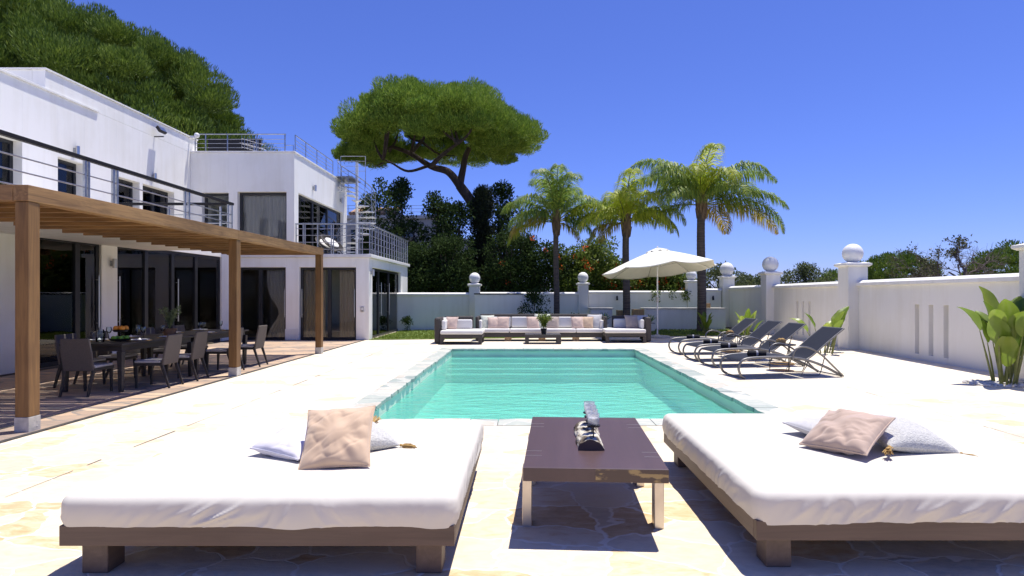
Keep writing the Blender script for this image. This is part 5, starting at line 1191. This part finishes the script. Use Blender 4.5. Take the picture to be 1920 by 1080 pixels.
# half bare tree
bt = empty('bare_tree', (at(1800, 500, 34).x, 34, 0), 0, 'half bare tree with twisting grey branches beyond the right wall', 'tree'); rr = random.Random(12)
b = MB(); P = []; Dn = []
def branch(p, d, L, r, dep):
    pts = [p]; q = p.copy(); dd = d.copy()
    for i in range(4):
        dd = (dd + Vector((rr.gauss(0, .22), rr.gauss(0, .22), rr.gauss(.02, .15)))).normalized(); q = q + dd * L / 4; pts.append(q.copy())
    b.tube(pts, [r * (1 - .13 * i) for i in range(5)], 6 if dep > 2 else 4, cap=False)
    if dep <= 1 and q.x < .5 and rr.random() < .3:
        for k in range(7 if dep < 2 else 3):
            w = pts[rr.randrange(1, 5)]; P.append(tuple(w + Vector((rr.gauss(0, .07), rr.gauss(0, .07), rr.gauss(0, .07))))); Dn.append((rr.gauss(0, 1), rr.gauss(0, 1), rr.gauss(.2, 1)))
    if dep == 0: return
    for k in range(3 if dep > 1 else 3):
        a = rr.random() * 6.283; s_ = rr.uniform(.5, 1.05); perp = dd.orthogonal().normalized(); perp.rotate(Matrix.Rotation(a, 3, dd)); branch(pts[rr.randrange(2, 5)], (dd + perp * s_ + Vector((0, 0, .05))).normalized(), L * rr.uniform(.6, .85), r * .6, dep - 1)
for a, e in ((-2.6, .75), (-.3, .8), (1.6, .3), (-1.7, .5)):
    branch(Vector((0, 0, 1.5)), Vector((math.cos(a) * e, math.sin(a) * e * .6, 1)).normalized(), 1.55, .085, 5)
b.tube([(0, 0, 0), (0, 0, 1.6)], [.17, .13], 10); b.build('branches', 'greybark', bt); leaves('foliage', np.array(P), np.array(Dn), .15, .08, 'driedleaf', bt)

# palms
def palm(loc, trunk_h, tr, fronds, lab, seed, mats, rad=1.0):
    o = empty('palm_tree', loc, 0, lab, 'palm', 'tall feather palms by the back wall'); rr = random.Random(seed)
    b = MB(); N_ = 60; b.tube([(0.02 * math.sin(i * .1), 0, trunk_h * i / N_) for i in range(N_ + 1)], [tr * (1.12 - .2 * i / N_ + (.035 if i % 2 else 0)) for i in range(N_ + 1)], 14); b.build('trunk', 'palmbark', o, smooth=60)
    b = MB()
    for k in range(26):
        a = k * 2.399; z = trunk_h - .35 + k * .028; e = .35 + rr.random() * .3; b.frus((math.cos(a) * tr * .75, math.sin(a) * tr * .75, z), (.13, .13), (math.cos(a) * (tr + .12 * e), math.sin(a) * (tr + .12 * e), z + .42), (.05, .05))
    b.tube([(0, 0, trunk_h - .4), (0, 0, trunk_h + .35)], [tr * 1.0, tr * .7], 12); b.build('leaf_bases', 'palmboot', o)
    top = Vector((0, 0, trunk_h + .2))
    for fi, (az, el, L, dr, mt) in enumerate(fronds):
        V = []; Fc = []; a = R(az); e = R(el); L = L * 1.12 if el > 35 else L; p = top.copy(); pts = [p.copy()]; NS = 28; tans = []
        hz = Vector((math.cos(a), math.sin(a), 0))
        for i in range(NS):
            t = (i + .5) / NS; ee = e - R(dr) * 1.15 * t ** 1.9; dd = hz * math.cos(ee) + Vector((0, 0, math.sin(ee))); tans.append(dd); p = p + dd * L / NS; pts.append(p.copy())
        side0 = hz.cross(Vector((0, 0, 1))).normalized(); rb = MB(); rb.tube(pts, [.026 * (1 - .85 * i / NS) + .004 for i in range(NS + 1)], 5)
        nl = int(46 * L / 2.6)
        for i in range(nl):
            t = .14 + .86 * i / nl; k = t * NS; k0 = min(int(k), NS - 1); base = pts[k0].lerp(pts[k0 + 1], k - k0); dd = tans[k0]
            ll = (.74 * math.sin(math.pi * min(1, (t * .82 + .20))) ** .7 + .12) * rad * rr.uniform(.85, 1.1) * (L / 2.6) ** .5
            for sg in (-1, 1):
                for rep in range(2):
                    s_ = side0 * sg; u = (s_ * rr.uniform(.55, 1.0) + dd * rr.uniform(.35, .75) + Vector((0, 0, rr.uniform(-.15, .35)))).normalized()
                    d1 = u; d2 = (u + Vector((0, 0, -1)) * rr.uniform(.7, 1.3)).normalized(); d3 = (d2 + Vector((0, 0, -1)) * rr.uniform(1.0, 2.0)).normalized()
                    w = dd.cross(u).cross(u).normalized() * .0165
                    q0 = base; q1 = q0 + d1 * ll * .35; q2 = q1 + d2 * ll * .35; q3 = q2 + d3 * ll * .35; n0 = len(V)
                    V += [tuple(q0 - w * .5), tuple(q0 + w * .5), tuple(q1 - w), tuple(q1 + w), tuple(q2 - w * .8), tuple(q2 + w * .8), tuple(q3)]
                    Fc += [(n0, n0 + 1, n0 + 3, n0 + 2), (n0 + 2, n0 + 3, n0 + 5, n0 + 4), (n0 + 4, n0 + 5, n0 + 6)]
        n1 = len(rb.f); rb.add(V, Fc, 1); rb.build('frond', ['stem', mt], o)
    return o
A, B, C_ = 'palmA', 'palmB', 'palmC'
# fronds: azimuth (0 = right, 180 = left, -90 = towards the camera), elevation, length, droop
palm((at(1315, 553, 23.9).x, 23.9, 0), 4.95, .165, [
    (180, 62, 3.5, 95, A), (150, 50, 3.4, 90, A), (195, 28, 3.3, 95, A), (210, 48, 3.2, 100, A), (0, 50, 3.3, 85, A), (25, 42, 3.3, 85, A), (-20, 22, 3.6, 70, A), (5, 5, 3.7, 62, C_), (-10, 12, 3.9, 85, A),
    (-90, 80, 3.2, 110, B), (-70, 62, 2.7, 130, B), (-110, 66, 2.8, 125, B), (90, 66, 3.0, 110, A), (60, 60, 3.0, 105, A), (120, 58, 3.0, 105, A), (-60, 38, 2.5, 100, A), (-140, 30, 3.0, 100, A), (-35, 60, 3.1, 105, A), (-150, 60, 3.1, 105, A), (40, 2, 2.4, 80, C_), (178, 6, 2.4, 85, A)],
    'tallest palm with wide drooping fronds, rightmost of three', 1, None)
palm((at(1174, 553, 24.2).x, 24.2, 0), 4.25, .14, [
    (180, 40, 2.7, 105, B), (200, 22, 2.7, 95, B), (160, 30, 2.8, 100, B), (0, 38, 2.7, 105, B), (-20, 20, 2.6, 95, B), (20, 30, 2.7, 100, B), (-90, 82, 2.9, 110, B), (-95, 66, 2.5, 130, B), (-60, 60, 2.5, 125, B), (-120, 58, 2.5, 120, B),
    (90, 70, 2.6, 115, B), (110, 55, 2.5, 110, B), (60, 52, 2.5, 110, B), (-140, 35, 2.4, 110, B), (-40, 34, 2.4, 110, B), (170, 5, 2.0, 90, C_), (210, -5, 1.7, 70, C_)],
    'yellow green palm between the other two palms', 2, None)
palm((at(1043, 553, 24.6).x, 24.6, 0), 4.35, .115, [
    (182, 45, 2.5, 95, A), (165, 30, 2.5, 95, A), (200, 12, 2.5, 85, C_), (192, 2, 2.6, 75, B), (0, 42, 2.5, 80, A), (15, 28, 2.5, 95, A), (-20, 10, 2.0, 95, A), (-90, 80, 3.0, 100, A), (-70, 72, 2.9, 105, A), (-115, 74, 3.0, 100, A), (120, 78, 3.0, 95, A),
    (60, 66, 2.9, 90, A), (80, 70, 2.8, 100, A), (-140, 50, 2.6, 110, A), (-40, 50, 2.5, 110, A), (215, 30, 2.4, 105, A), (-30, -15, 1.4, 60, C_)],
    'slimmer dark green palm left of the others, behind the sofa', 3, None)

# neighbour house
nh = empty('neighbour_house', (-9.2, 38, 0), 0, 'pale grey flat roofed neighbour house behind the dark trees', 'house')
at_parent(MB().box((-12, 37, 0), (-5.6, 44, 6.3)).box((-5.597, 38.5, 0), (-3.6, 44, 5.2)).build('wall', 'nhouse'), nh)
at_parent(MB().box((-12.2, 36.8, 6.303), (-5.4, 44.2, 6.5)).build('roof', 'trim'), nh)
b = MB()
for k in range(14): b.tube([(-11.4 + k * .22, 38.2, 6.8), (-11.4 + k * .22, 40.2, 7.4)], .11, 8)
at_parent(b.build('tiled_roof', 'tile'), nh); at_parent(MB().box((-11.5, 38.4, 6.503), (-8.3, 41, 6.95)).build('roof_room', 'nhouse'), nh)
for x, z0, z1 in ((-10.4, 4.0, 5.6), (-7.6, 4.0, 5.5), (-6.9, 1.2, 3.0)):
    o = at_parent(MB().box((x - .6, 36.95, z0), (x + .6, 36.997, z1)).build('window', 'frame'), nh); sub(MB().box((x - .53, 36.93, z0 + .07), (x + .53, 36.948, z1 - .07)).build('pane', 'glass'), o)
b = MB(); bars(b, (-12, 37.1), (-5.6, 37.1), [6.75, 6.95, 7.15], .012)
for k in range(9): b.tube([(-12 + k * .8, 37.1, 6.5), (-12 + k * .8, 37.1, 7.15)], .015, 5)
at_parent(b.build('roof_railing', 'rail'), nh)
